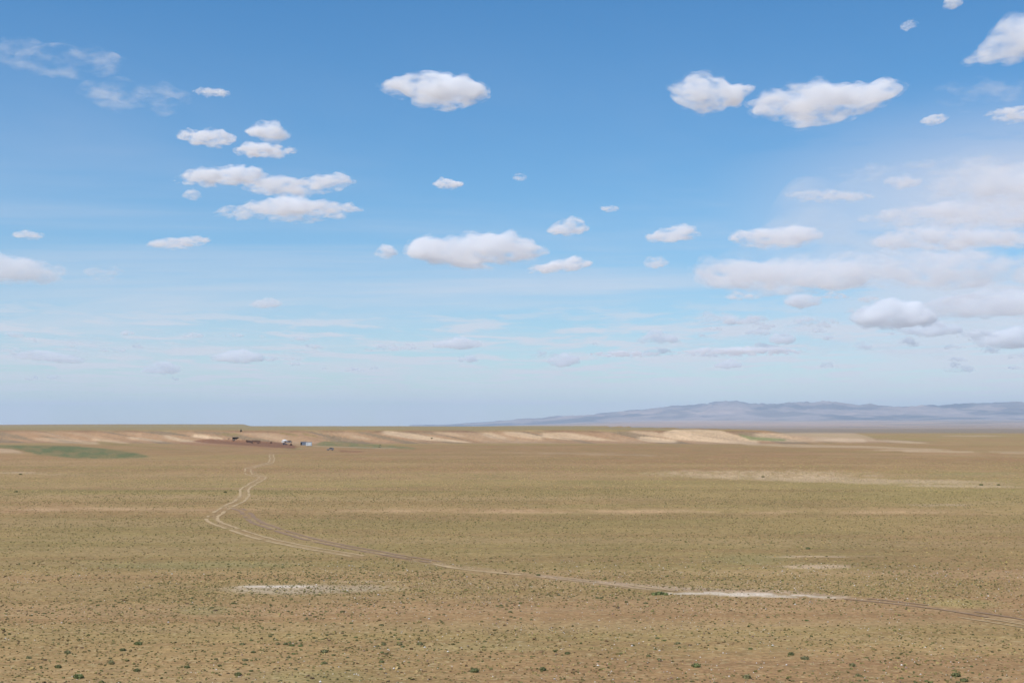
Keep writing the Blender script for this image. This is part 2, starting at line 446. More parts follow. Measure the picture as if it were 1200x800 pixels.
# ---------------------------------------------------------------- materials
def mat(name, rough=0.9, col=(.5, .5, .5)):
    m = bpy.data.materials.new(name); m.use_nodes = True
    b = m.node_tree.nodes['Principled BSDF']
    b.inputs['Base Color'].default_value = (*col, 1)
    b.inputs['Roughness'].default_value = rough
    b.inputs['Specular IOR Level'].default_value = 0.2
    return m
def N(m, t, **k):
    n = m.node_tree.nodes.new(t)
    for a, b in k.items(): setattr(n, a, b)
    return n
def L(m, a, b): m.node_tree.links.new(a, b)
def noisy(name, col, rough=.85, scale=6.0, amt=.25, metal=0.0):
    """plain material with grain and wear"""
    m = mat(name, rough, col)
    b = m.node_tree.nodes['Principled BSDF']
    b.inputs['Metallic'].default_value = metal
    tc = N(m, 'ShaderNodeTexCoord'); n = N(m, 'ShaderNodeTexNoise')
    n.inputs['Scale'].default_value = scale; n.inputs['Detail'].default_value = 6
    L(m, tc.outputs['Object'], n.inputs[0])
    mr = N(m, 'ShaderNodeMapRange'); mr.inputs[1].default_value = .3; mr.inputs[2].default_value = .7
    mr.inputs[3].default_value = 1 - amt; mr.inputs[4].default_value = 1 + amt
    L(m, n.outputs[0], mr.inputs[0])
    v = N(m, 'ShaderNodeVectorMath', operation='SCALE'); v.inputs[0].default_value = col
    L(m, mr.outputs[0], v.inputs['Scale']); L(m, v.outputs[0], b.inputs['Base Color'])
    bp = N(m, 'ShaderNodeBump'); bp.inputs['Strength'].default_value = .3; bp.inputs['Distance'].default_value = .02
    L(m, n.outputs[0], bp.inputs['Height']); L(m, bp.outputs[0], b.inputs['Normal'])
    return m

def ground_material():
    m = mat('steppe soil', .95)
    b = m.node_tree.nodes['Principled BSDF']
    b.inputs['Specular IOR Level'].default_value = .08
    at = N(m, 'ShaderNodeAttribute', attribute_name='tone')
    g = N(m, 'ShaderNodeNewGeometry')
    def ns(scale, detail, rough, sc=(1, 1, 1)):
        mp = N(m, 'ShaderNodeMapping'); mp.inputs['Scale'].default_value = sc
        L(m, g.outputs['Position'], mp.inputs[0])
        n = N(m, 'ShaderNodeTexNoise'); n.inputs['Scale'].default_value = scale
        n.inputs['Detail'].default_value = detail; n.inputs['Roughness'].default_value = rough
        L(m, mp.outputs[0], n.inputs[0]); return n.outputs[0]
    def rmp(v, a, b_, lo, hi):
        r = N(m, 'ShaderNodeMapRange'); L(m, v, r.inputs[0])
        for i, q in enumerate((a, b_, lo, hi)): r.inputs[i + 1].default_value = q
        return r.outputs[0]
    n_fine = ns(2.2, 5, .7)
    n_mid = ns(.35, 5, .65)
    n_far = ns(.05, 5, .6, (1, .35, 1))
    k = N(m, 'ShaderNodeMath', operation='MULTIPLY'); L(m, rmp(n_fine, .35, .65, .76, 1.24), k.inputs[0]); L(m, rmp(n_mid, .3, .7, .84, 1.16), k.inputs[1])
    k2 = N(m, 'ShaderNodeMath', operation='MULTIPLY'); L(m, k.outputs[0], k2.inputs[0]); L(m, rmp(n_far, .3, .7, .92, 1.08), k2.inputs[1])
    v = N(m, 'ShaderNodeVectorMath', operation='SCALE'); L(m, at.outputs['Color'], v.inputs[0]); L(m, k2.outputs[0], v.inputs['Scale'])
    # straw litter and small plants between the tufts
    n_s = ns(1.1, 4, .75); n_t = ns(.9, 4, .75, (1, 1, 3))
    mx = N(m, 'ShaderNodeMix', data_type='RGBA'); L(m, rmp(n_s, .54, .68, 0, .65), mx.inputs[0]); L(m, v.outputs[0], mx.inputs[6]); mx.inputs[7].default_value = (.40, .32, .17, 1)
    mo = N(m, 'ShaderNodeMapping'); mo.inputs['Location'].default_value = (91, 37, 0); L(m, g.outputs['Position'], mo.inputs[0])
    n_d = N(m, 'ShaderNodeTexNoise'); n_d.inputs['Scale'].default_value = 1.3; n_d.inputs['Detail'].default_value = 3; n_d.inputs['Roughness'].default_value = .7
    L(m, mo.outputs[0], n_d.inputs[0])
    mx2 = N(m, 'ShaderNodeMix', data_type='RGBA'); L(m, rmp(n_d.outputs[0], .56, .66, 0, .62), mx2.inputs[0]); L(m, mx.outputs[2], mx2.inputs[6]); mx2.inputs[7].default_value = (.15, .125, .05, 1)
    L(m, mx2.outputs[2], b.inputs['Base Color'])
    bp = N(m, 'ShaderNodeBump'); bp.inputs['Strength'].default_value = .5; bp.inputs['Distance'].default_value = .12
    L(m, n_fine, bp.inputs['Height']); L(m, bp.outputs[0], b.inputs['Normal'])
    return m
M_GROUND = ground_material()

# ---------------------------------------------------------------- the ground sheet
def ground():
    a = []
    pxs = np.arange(-150, 1351, 1.6)
    fine = np.arctan((pxs - 600) / F)
    lo, hi = fine[0], fine[-1]
    rest = np.linspace(hi, lo + 2 * math.pi, 92)[1:-1]
    ang = np.concatenate([fine, rest])
    r0 = 1.5 * 1.16 ** np.arange(0, 28); r0 = r0[r0 < 84]
    pys = np.arange(830, 524, -1.25)
    r1 = CAMZ * F / (pys - HORIZON)
    r2 = np.concatenate([np.arange(r1[-1] + 9, 1250, 12), np.arange(1250, 1590, 2.6), np.arange(1594, 1760, 8)])
    r3 = r2[-1] * 1.022 ** np.arange(1, 60); r3 = r3[r3 < 6000]
    r4 = r3[-1] * 1.04 ** np.arange(1, 80); r4 = r4[r4 < 52000]
    rr = np.concatenate([r0, r1, r2, r3, r4])
    A, Rr = np.meshgrid(ang, rr)
    x = (np.sin(A) * Rr).ravel(); y = (np.cos(A) * Rr).ravel()
    # inside the fine fan measure distance along the view axis so rows stay even
    z = height(x, y)
    na, nr = len(ang), len(rr)
    V = np.column_stack([x, y, z])
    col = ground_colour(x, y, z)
    V = np.vstack([V, [[0, 0, float(height(np.array([0.]), np.array([0.]))[0])]]]); col = np.vstack([col, [SOIL]])
    i = np.arange(nr - 1)[:, None] * na; j = np.arange(na)[None, :]; jn = (j + 1) % na
    q = np.stack([i + j, i + jn, i + na + jn, i + na + j], -1).reshape(-1, 4)[:, ::-1]
    o = mesh_np('ground', V, q, M_GROUND, True)
    bm = bmesh.new(); bm.from_mesh(o.data); bm.verts.ensure_lookup_table()
    for k in range(na):
        f = bm.faces.new((bm.verts[len(V) - 1], bm.verts[(k + 1) % na], bm.verts[k])); f.smooth = True
    bm.to_mesh(o.data); bm.free()
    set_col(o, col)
    tag(o, kind='structure')
    return o
ground()

# ---------------------------------------------------------------- mountains
def ridged(x, y, octs=5, k=0):
    s = 0; a = 1; t = 0
    for i in range(octs):
        s = s + a * (1 - np.abs(2 * vnoise(x * 2 ** i + 5.3 * i, y * 2 ** i, k + i) - 1)) ** 1.6; t += a; a *= .52
    return s / t
def mountains():
    m = mat('bare mountain rock', .95)
    b = m.node_tree.nodes['Principled BSDF']
    at = N(m, 'ShaderNodeAttribute', attribute_name='tone')
    g = N(m, 'ShaderNodeNewGeometry'); n = N(m, 'ShaderNodeTexNoise'); n.inputs['Scale'].default_value = .003; n.inputs['Detail'].default_value = 7
    L(m, g.outputs['Position'], n.inputs[0])
    mr = N(m, 'ShaderNodeMapRange'); mr.inputs[1].default_value = .3; mr.inputs[2].default_value = .7; mr.inputs[3].default_value = .7; mr.inputs[4].default_value = 1.3
    L(m, n.outputs[0], mr.inputs[0]); v = N(m, 'ShaderNodeVectorMath', operation='SCALE')
    L(m, at.outputs['Color'], v.inputs[0]); L(m, mr.outputs[0], v.inputs['Scale']); L(m, v.outputs[0], b.inputs['Base Color'])
    px = np.arange(470, 2000, 1.8); dd = np.linspace(31000, 45000, 110)
    PX, DD = np.meshgrid(px, dd)
    x = ((PX - 600) / F * DD).ravel(); y = DD.ravel().copy(); p = PX.ravel(); d = DD.ravel()
    # sky line of the range, in metres above the eye per km of distance
    sk = np.interp(p, [470, 520, 560, 610, 660, 700, 740, 768, 800, 830, 862, 900, 930, 972, 1010, 1050, 1100, 1150, 1200, 1300, 1500, 1700, 2000],
                      [498, 497.2, 495, 491, 487, 484, 480, 478.5, 476, 472.5, 469.5, 471.5, 470, 469, 472.5, 474.5, 474.5, 473, 471.8, 473, 478, 488, 498])
    pk = (HORIZON - sk) / F * 39500 + CAMZ + 39500 ** 2 / 12.74e6
    r = ridged(x / 2600, y / 3000, 5, 2); r2 = ridged(x / 900, y / 1500, 4, 5)
    bell = sstep(31000, 38500, d) * (1 - .75 * sstep(40500, 45000, d))
    hgt = pk * (bell * (.93 + .26 * (r - .62) + .20 * (r2 - .6) + .12 * (ridged(x / 420, y / 800, 3, 1) - .6)))
    front = sstep(31500, 35500, d) * .34 * pk * (.5 + 1.6 * (r2 - .5))
    base = height(x, y) + d * d / 12.74e6
    z = np.maximum(hgt, front * sstep(700, 860, p) * 1.0) 
    z = base * (1 - bell) + np.maximum(z, 0) * 1.0 + bell * 0
    z = z - d * d / 12.74e6 - 40 * sstep(31700, 31000, d) - 30 * (p < 480)
    n1 = fbm(x / 2600, y / 1500, 4, 3)
    c = np.tile(np.array((.065, .058, .062)), (len(x), 1))
    c = mixc(c, np.array((.30, .215, .175)), sstep(.45, .62, n1) * sstep(40500, 34500, d))
    c = mixc(c, np.array((.035, .037, .04)), .7 * sstep(.45, .6, fbm(x / 800, y / 1500, 4, 6)))
    c = mixc(c, np.array((.34, .25, .21)), .6 * sstep(.52, .62, fbm(x / 1300, y / 900, 4, 1)) * sstep(39500, 36000, d))
    na, nr = len(px), len(dd)
    i = np.arange(nr - 1)[:, None] * na; j = np.arange(na - 1)[None, :]
    q = np.stack([i + j, i + j + 1, i + na + j + 1, i + na + j], -1).reshape(-1, 4)
    loc = np.array((9000., 38000., 0))
    o = mesh_np('mountain_range', np.column_stack([x, y, z]) - loc, q, m, True, loc=loc)
    set_col(o, c); tag(o, kind='structure')
mountains()

# ---------------------------------------------------------------- air
def haze():
    m = bpy.data.materials.new('haze air'); m.use_nodes = True
    m.node_tree.nodes.clear()
    out = N(m, 'ShaderNodeOutputMaterial'); pv = N(m, 'ShaderNodeVolumePrincipled')
    pv.inputs['Color'].default_value = (.65, .82, 1.0, 1)
    pv.inputs['Density'].default_value = 2.8e-5
    pv.inputs['Anisotropy'].default_value = 0.0
    L(m, pv.outputs[0], out.inputs['Volume'])
    X, Z0, Z1 = 62000., -420., 900.
    V = [(-X, -X, Z0), (X, -X, Z0), (X, X, Z0), (-X, X, Z0), (-X, -X, Z1), (X, -X, Z1), (X, X, Z1), (-X, X, Z1)]
    o = mesh_np('haze', V, [(3, 2, 1, 0), (4, 5, 6, 7), (0, 1, 5, 4), (1, 2, 6, 5), (2, 3, 7, 6), (3, 0, 4, 7)], m)
    tag(o, kind='stuff')
haze()

# ---------------------------------------------------------------- clouds
def cloud_mat(name, dens, g=0.0, size=100.0, wisp=.5):
    m = bpy.data.materials.new(name); m.use_nodes = True
    m.node_tree.nodes.clear()
    out = N(m, 'ShaderNodeOutputMaterial'); v = N(m, 'ShaderNodeVolumeScatter')
    v.inputs['Color'].default_value = (1, .990, .988, 1); v.inputs['Density'].default_value = dens
    v.inputs['Anisotropy'].default_value = g
    tc = N(m, 'ShaderNodeTexCoord'); mp = N(m, 'ShaderNodeMapping'); mp.inputs['Scale'].default_value = (.5, .5, 1.15)
    mp.inputs['Location'].default_value = tuple(rng.random(3) * 5000)
    n = N(m, 'ShaderNodeTexNoise'); n.inputs['Scale'].default_value = 1 / size; n.inputs['Detail'].default_value = 6; n.inputs['Roughness'].default_value = .64
    L(m, tc.outputs['Object'], mp.inputs[0]); L(m, mp.outputs[0], n.inputs[0])
    r = N(m, 'ShaderNodeMapRange', interpolation_type='SMOOTHSTEP')
    r.inputs[1].default_value = .5 - .22 + .2 * wisp; r.inputs[2].default_value = .5 + .02 + .2 * wisp; r.inputs[3].default_value = 0.0; r.inputs[4].default_value = dens * 1.5
    L(m, n.outputs[0], r.inputs[0]); L(m, r.outputs[0], v.inputs['Density'])
    L(m, v.outputs[0], out.inputs['Volume'])
    return m
BASE = 2500.0
_ico = {}
def ico(sub):
    if sub not in _ico:
        bm = bmesh.new(); bmesh.ops.create_icosphere(bm, subdivisions=sub, radius=1)
        V = np.array([v.co[:] for v in bm.verts]); Fc = np.array([[v.index for v in f.verts] for f in bm.faces]); bm.free()
        _ico[sub] = (V, Fc)
    return _ico[sub]

def cloud(prof, label, tau=3.0, cat='cloud', group=None, puffn=1.0, rough=1.0, res=1.0, D=None, depthk=.35, wisp=.65, fringe=True, deep=None):
    """a cumulus built from overlapping puffs, merged into one skin and roughened; prof = (px, top, bottom) along its outline"""
    p = np.array(prof, float)
    ybase = p[:, 2].max()
    cx = (p[0, 0] + p[-1, 0]) / 2
    dx, dy, dz = ray(cx, ybase)
    if D is None:
        D = min((BASE - CAMZ) / (dz / dy), 46000.)
    mpp = D / F                                   # metres per photo pixel at that distance
    wid = (p[-1, 0] - p[0, 0]) * mpp; hei = (p[:, 2] - p[:, 1]).max() * mpp
    origin = np.array((dx / dy * D, D, CAMZ + dz / dy * D))
    pts, fcs, off = [], [], 0
    IV, IF = ico(2)
    n = int(np.clip(puffn * wid / hei * 26, 40, 190))
    halfdep = deep or min(depthk * wid, (1.8 if ybase < 345 else 1.1) * hei)
    for i in range(n):
        t = rng.random(); pxx = p[0, 0] + t * (p[-1, 0] - p[0, 0])
        tp = np.interp(pxx, p[:, 0], p[:, 1]); bt = np.interp(pxx, p[:, 0], p[:, 2])
        h = max((bt - tp), 1.0) * mpp
        edge = math.sqrt(max(0.0, 1 - (2 * t - 1) ** 2))
        dep = (rng.random() * 2 - 1)
        k = 1 - .55 * dep * dep
        r = h * rng.uniform(.22, .46) * (k ** .5)
        lo = (ybase - bt) * mpp + r * .95; hi_ = (ybase - tp) * mpp * (1 if k > .8 else k + .1) - r
        zz = lo + (max(hi_, lo) - lo) * rng.random() ** .8
        yy = dep * halfdep * edge
        xx = (pxx - cx) * mpp
        sx = rng.uniform(1.2, 1.9); sy = rng.uniform(1.2, 1.9)
        pts.append(IV * (r * sx, r * sy, r) + (xx, yy, zz)); fcs.append(IF + off); off += len(IV)
    V = np.vstack(pts); Fc = np.vstack(fcs)
    tmp = mesh_np('cloud', V, Fc, None, True)
    vox = max(hei / (11 * res), wid / (110 * res), .8 * mpp)
    rm = tmp.modifiers.new('skin', 'REMESH'); rm.mode = 'VOXEL'; rm.voxel_size = vox
    dg = bpy.context.evaluated_depsgraph_get()
    me = bpy.data.meshes.new_from_object(tmp.evaluated_get(dg))
    bpy.data.objects.remove(tmp)
    nv = len(me.vertices)
    co = np.empty(nv * 3, np.float32); me.vertices.foreach_get('co', co); co = co.reshape(-1, 3).astype(float)
    nm = np.empty(nv * 3, np.float32); me.vertices.foreach_get('normal', nm); nm = nm.reshape(-1, 3)
    s1, s2 = hei * .42, hei * .17
    sd_ = rng.random() * 1000
    amp = np.empty(nv)
    for i in range(nv):
        q = co[i]
        amp[i] = .14 * mn.noise((q[0] / s1 + sd_, q[1] / s1, q[2] / s1 * 1.3)) + .075 * mn.noise((q[0] / s2 + sd_, q[1] / s2, q[2] / s2)) + .03 * mn.noise((q[0] / s2 * 2.3 + sd_, q[1] / s2 * 2.3, q[2] / s2 * 2.3))
    co = co + nm * (amp * hei * rough)[:, None]
    # wind-drawn edges
    co[:, 0] += hei * .12 * rough * np.array([mn.noise((q[2] / s2 * .8, q[1] / s1, sd_)) for q in co])
    # condensation level: the underside is nearly flat
    bx = (ybase - np.interp(co[:, 0] / mpp + cx, p[:, 0], p[:, 2])) * mpp
    lowz = co[:, 2] - bx
    co[:, 2] = np.where(lowz < hei * .06, bx + hei * .06 + (lowz - hei * .06) * .3, co[:, 2])
    co[:, 2] = (co[:, 2] - co[:, 2].min()) / np.ptp(co[:, 2]) * hei
    co[:, 0] = (co[:, 0] - co[:, 0].min()) / np.ptp(co[:, 0]) * wid - wid / 2
    me.vertices.foreach_set('co', co.astype(np.float32).ravel())
    me.update()
    # skin it once more so that no fold is left inside out
    tmp = bpy.data.objects.new('cloud', me); C.objects.link(tmp)
    rm = tmp.modifiers.new('skin', 'REMESH'); rm.mode = 'VOXEL'; rm.voxel_size = vox * .95
    dg = bpy.context.evaluated_depsgraph_get()
    me2 = bpy.data.meshes.new_from_object(tmp.evaluated_get(dg))
    bpy.data.objects.remove(tmp); bpy.data.meshes.remove(me); me = me2
    me.polygons.foreach_set('use_smooth', np.ones(len(me.polygons), bool)); me.update()
    me.materials.clear()
    ref = min(hei, halfdep * 2) * .9
    me.materials.append(cloud_mat('cloud vapour', .85 * tau / ref, size=hei * .55, wisp=wisp))
    o = bpy.data.objects.new('cloud', me); C.objects.link(o); o.location = origin
    tag(o, label, cat, group)
    if fringe:
        # torn, thinner vapour round the body
        w = bpy.data.objects.new('fringe', me.copy()); C.objects.link(w); w.parent = o
        w.data.materials.clear(); w.data.materials.append(cloud_mat('thin cloud vapour', .55 * tau / ref, size=hei * .30, wisp=1.0))
        mid = (co[:, 2].max() + co[:, 2].min()) / 2
        w.scale = (1.06, 1.12, 1.13); w.location = (0, 0, -mid * .11)
    return len(me.polygons)

CLOUDS = [
 ([(439, 98, 103), (455, 94, 107), (478, 89, 114), (505, 87, 120), (530, 87, 122), (550, 93, 121), (566, 103, 116), (574, 108, 112)], 'oval white cloud standing alone left of the top centre', 3.2, {}),
 ([(777, 100, 103), (790, 90, 114), (820, 82, 121), (850, 90, 126), (876, 91, 116), (887, 96, 102)], 'rounded white cloud at the upper right, left one of the touching pair', 3.2, {}),
 ([(871, 119, 124), (900, 103, 130), (940, 92, 137), (972, 96, 137), (1005, 92, 132), (1030, 84, 125), (1048, 92, 114), (1056, 100, 105)], 'long white cloud rising to a puffy knob on its right end, upper right', 3.2, {}),
 ([(205, 158, 162), (222, 151, 166), (245, 151, 169), (265, 152, 168), (277, 159, 165)], 'small flat cloud, upper left one of the tight trio at the left', 2.6, {}),
 ([(286, 153, 157), (303, 147, 163), (318, 142, 165), (331, 150, 165), (343, 155, 160)], 'small pointed cloud, upper right one of the tight trio at the left', 2.6, {}),
 ([(272, 175, 181), (290, 166, 182), (315, 169, 182), (332, 171, 180), (350, 173, 178)], 'small low cloud, bottom one of the tight trio at the left', 2.4, {}),
 ([(201, 209, 213), (235, 198, 214), (270, 195, 215), (300, 194, 214), (313, 200, 208)], 'long thin cloud with a ragged left tail above the longest left streak', 2.6, {}),
 ([(286, 216, 222), (315, 201, 224), (350, 204, 225), (385, 199, 220), (403, 196, 214), (417, 206, 212)], 'lumpy grey white cloud overlapping the right end of a thin one', 2.2, {}),
 ([(248, 246, 252), (290, 238, 254), (350, 229, 255), (390, 234, 252), (424, 242, 248)], 'longest flat bottomed cloud streak in the left half of the sky', 2.8, {}),
 ([(213, 226, 232), (224, 221, 236), (237, 226, 232)], 'tiny faint puff below the ragged left tail of a thin cloud', 1.2, {}),
 ([(507, 211, 218), (515, 208, 221), (530, 211, 221), (544, 213, 218)], 'tiny bright cloud alone in the middle of the blue', 2.2, {}),
 ([(474, 293, 299), (484, 286, 303), (496, 273, 305), (514, 279, 308), (555, 271, 310), (600, 273, 309), (620, 280, 306), (643, 291, 299)], 'broad white cloud with a bright bumpy crest in the middle of the sky', 3.2, {}),
 ([(437, 294, 300), (455, 286, 303), (467, 291, 299)], 'small puff just left of the broad crested cloud', 1.5, {}),
 ([(639, 267, 273), (655, 258, 275), (670, 254, 275), (692, 263, 271)], 'small domed cloud up right of the broad crested cloud', 2.5, {}),
 ([(614, 311, 318), (640, 306, 319), (675, 297, 316), (695, 304, 310)], 'small two lumped cloud under the right end of the broad crested cloud', 2.5, {}),
 ([(756, 274, 281), (775, 266, 283), (797, 261, 283), (822, 270, 277)], 'small cloud right of the sky centre with a blue gap all round', 2.0, {}),
 ([(754, 304, 312), (770, 300, 316), (785, 304, 311)], 'tiny pale cloud under the small one right of the centre', 1.4, {}),
 ([(855, 271, 282), (878, 266, 287), (900, 268, 288), (930, 261, 287), (950, 262, 286), (965, 267, 280)], 'twin lobed cloud at the left edge of the right hand cloud bank', 2.3, {}),
 ([(1131, 66, 71), (1160, 46, 71), (1180, 30, 69), (1200, 12, 66), (1250, 5, 60)], 'big cloud cut off by the right frame edge near the top corner', 2.2, {}),
 ([(1105, 3, 11), (1116, -6, 11), (1130, 0, 8)], 'tiny cloud touching the top edge near the right corner', 1.5, {}),
 ([(1055, 28, 34), (1065, 23, 35), (1077, 27, 32)], 'tiny faint puff high in the upper right', 1.0, {}),
 ([(1078, 139, 146), (1095, 133, 146), (1113, 136, 141)], 'little pale cloud below the long knobbed cloud', 1.2, {}),
 ([(1155, 128, 136), (1185, 124, 140), (1240, 120, 138)], 'faint flat cloud leaving the frame at the right below the top corner', 1.3, {}),
 ([(-70, 298, 328), (-20, 293, 331), (15, 295, 331), (45, 303, 329), (76, 309, 314)], 'broad pale cloud cut off by the left frame edge', 1.8, {}),
 ([(172, 280, 288), (190, 277, 290), (210, 275, 289), (245, 273, 281)], 'small flat cloud low in the left sky', 1.9, {}),
 ([(14, 272, 278), (33, 269, 280), (53, 273, 279)], 'tiny flat cloud above the broad one at the left edge', 1.3, {}),
 ([(225, 105, 109), (245, 103, 112), (270, 106, 112)], 'thin pale sliver of cloud right of the left cirrus veil', 1.1, {}),
 ([(600, 205, 210), (609, 202, 212), (619, 205, 210)], 'very faint tiny puff right of the tiny bright central cloud', .8, {}),
 ([(702, 242, 246), (713, 240, 248), (726, 242, 247)], 'very faint tiny puff above and right of the small domed cloud', .8, {}),
 ([(804, 317, 323), (825, 305, 328), (845, 301, 333), (880, 304, 336), (920, 305, 341), (960, 299, 342), (1000, 302, 341), (1022, 311, 337)], 'long cloud shelf with a pointed left end in the right hand bank', 1.9, {}),
 ([(950, 305, 320), (1000, 289, 328), (1060, 293, 333), (1120, 290, 336), (1170, 293, 332), (1270, 288, 326)], 'wide grey white cloud layer filling the middle of the right hand bank', 1.2, {}),
 ([(1018, 274, 286), (1050, 264, 288), (1090, 260, 288), (1140, 263, 290), (1190, 262, 286), (1270, 258, 286)], 'puffy white cloud row above the wide layer at the right edge', 1.6, {}),
 ([(1000, 250, 258), (1060, 240, 260), (1100, 234, 262), (1150, 232, 262), (1260, 225, 262)], 'pale ragged cloud second from the top of the right hand bank', 1.2, {}),
 ([(1085, 214, 226), (1118, 196, 232), (1150, 190, 232), (1200, 192, 234), (1260, 186, 236)], 'bumpy white cloud crowning the right hand bank', 1.3, {}),
 ([(1034, 208, 217), (1058, 204, 220), (1082, 208, 217)], 'small puff left of the bumpy crown of the right hand bank', 1.0, {}),
 ([(918, 222, 230), (950, 221, 234), (990, 222, 236), (1028, 226, 233)], 'faint drawn out cloud strip up left of the right hand bank', .7, {}),
 ([(994, 368, 377), (1015, 357, 382), (1042, 348, 384), (1065, 352, 384), (1096, 362, 380)], 'bright billowing cloud low on the right under the bank', 2.2, {}),
 ([(1080, 350, 362), (1130, 340, 372), (1190, 335, 372), (1260, 335, 370)], 'pale cloud mass at the right edge under the bank', .8, {}),
 ([(917, 348, 357), (940, 343, 361), (964, 349, 357)], 'faint round cloud just below the pointed shelf', .9, {}),
 ([(1138, 394, 405), (1165, 386, 408), (1190, 381, 408), (1250, 385, 406)], 'low white cloud at the right edge above the mountains', 1.3, {}),
 ([(247, 415, 423), (285, 408, 426), (311, 415, 423)], 'low bright puff over the plateau at the left', 1.2, {}),
 ([(14, 408, 418), (50, 405, 422), (80, 411, 426), (102, 417, 424)], 'low faint cloud row near the left frame edge', .9, {}),
 ([(505, 401, 407), (545, 393, 409), (566, 399, 406)], 'low faint cloud under the broad crested cloud', .9, {}),
 ([(640, 420, 428), (662, 412, 430), (682, 418, 427)], 'low faint puff right of centre just above the haze', 1.0, {}),
 ([(836, 425, 431), (855, 419, 432), (871, 424, 430)], 'lowest tiny puff above the crest of the mountains', 1.0, {}),
 ([(901, 393, 402), (917, 388, 404), (934, 393, 402)], 'low round puff right of centre over the mountains', 1.0, {}),
 ([(1060, 383, 392), (1098, 376, 394), (1130, 381, 391)], 'low pale cloud between the billowing one and the right edge', .9, {}),
 ([(166, 428, 437), (190, 422, 439), (214, 428, 436)], 'low dim puff above the green patch at the left', .8, {}),
 ([(97, 314, 320), (115, 311, 330), (145, 312, 318)], 'dim three cornered wisp right of the broad left edge cloud', .5, {}),
 ([(291, 352, 360), (314, 348, 362), (332, 352, 359)], 'dim wisp below the longest left streak', .5, {}),
]
SHADERS = [
 ([(778, 411, 414), (830, 407, 416), (900, 406, 416), (945, 410, 414)], 'flat grey cloud low above the mountains, shading their foothills', 2.2, 30500.),
 ([(690, 413, 416), (730, 411, 417), (775, 413, 416)], 'smaller flat grey cloud low above the left end of the mountains', 2.0, 30000.),
]
CIRRUS = [
 ([(-30, 52, 72), (20, 42, 78), (60, 44, 82), (110, 50, 84), (155, 62, 76)], 'thin veil of high cloud at the top left edge', .75),
 ([(82, 104, 112), (120, 92, 124), (170, 92, 130), (205, 96, 126), (235, 108, 118)], 'thin milky patch of high cloud at the upper left', .75),
 ([(950, 196, 202), (1020, 184, 208), (1100, 178, 206), (1160, 168, 200), (1270, 156, 190)], 'thin slanting veil of high cloud over the right hand bank', .5),
 ([(820, 330, 345), (900, 262, 350), (1000, 205, 352), (1100, 185, 350), (1270, 170, 350)], 'broad milky veil joining the clouds of the right hand bank', .9),
 ([(700, 385, 400), (800, 372, 415), (930, 362, 420), (1080, 355, 422), (1270, 350, 420)], 'broad milky veil low on the right between bank and mountains', .35),
 ([(-80, 395, 412), (60, 386, 425), (200, 384, 424), (330, 388, 420), (420, 398, 412)], 'broad milky veil low over the plateau at the left', .35),
 ([(1090, 98, 112), (1140, 88, 122), (1190, 92, 124), (1260, 88, 120)], 'thin veil of high cloud near the right edge below the corner', .35),
]
nt = 0
for prof, label, tau, kw in CLOUDS:
    low_ = max(q[2] for q in prof) > 345          # far ones over the horizon: thicker body, seen through more air
    nt += cloud(prof, label, tau * (1.6 if low_ else 1.0), wisp=.45 if low_ else .78, **kw)
for prof, label, tau in CIRRUS:
    nt += cloud(prof, label, tau * .85, rough=.9, puffn=.8, depthk=.3, wisp=1.0, fringe=False)
for prof, label, tau, D_ in SHADERS:
    nt += cloud(prof, label, tau, D=D_, deep=1100., wisp=.3, fringe=False, puffn=3)
for i in range(76):
    px0 = rng.uniform(-20, 1220); w_ = rng.uniform(9, 40) * (1.0 + .5 * (px0 > 700)); h_ = w_ * rng.uniform(.16, .32) + 1.5
    yb = rng.uniform(392, 446) if i > 22 else rng.uniform(345, 400)
    if i <= 22: px0 = rng.uniform(760, 1220); w_ *= 1.4; h_ *= 1.3
    nt += cloud([(px0, yb - h_ * .35, yb - .5), (px0 + w_ * .35, yb - h_, yb), (px0 + w_ * .7, yb - h_ * .8, yb), (px0 + w_, yb - h_ * .3, yb - .5)],
                'small pale cloud in the low hazy rows just above the horizon', rng.uniform(1.1, 2.1), D=min(40000., (BASE - CAMZ) / math.tan(math.atan((HORIZON - yb) / F))), group='small clouds in the low hazy rows', res=.7, puffn=.6, fringe=False, wisp=.9)
print('cloud faces', nt)

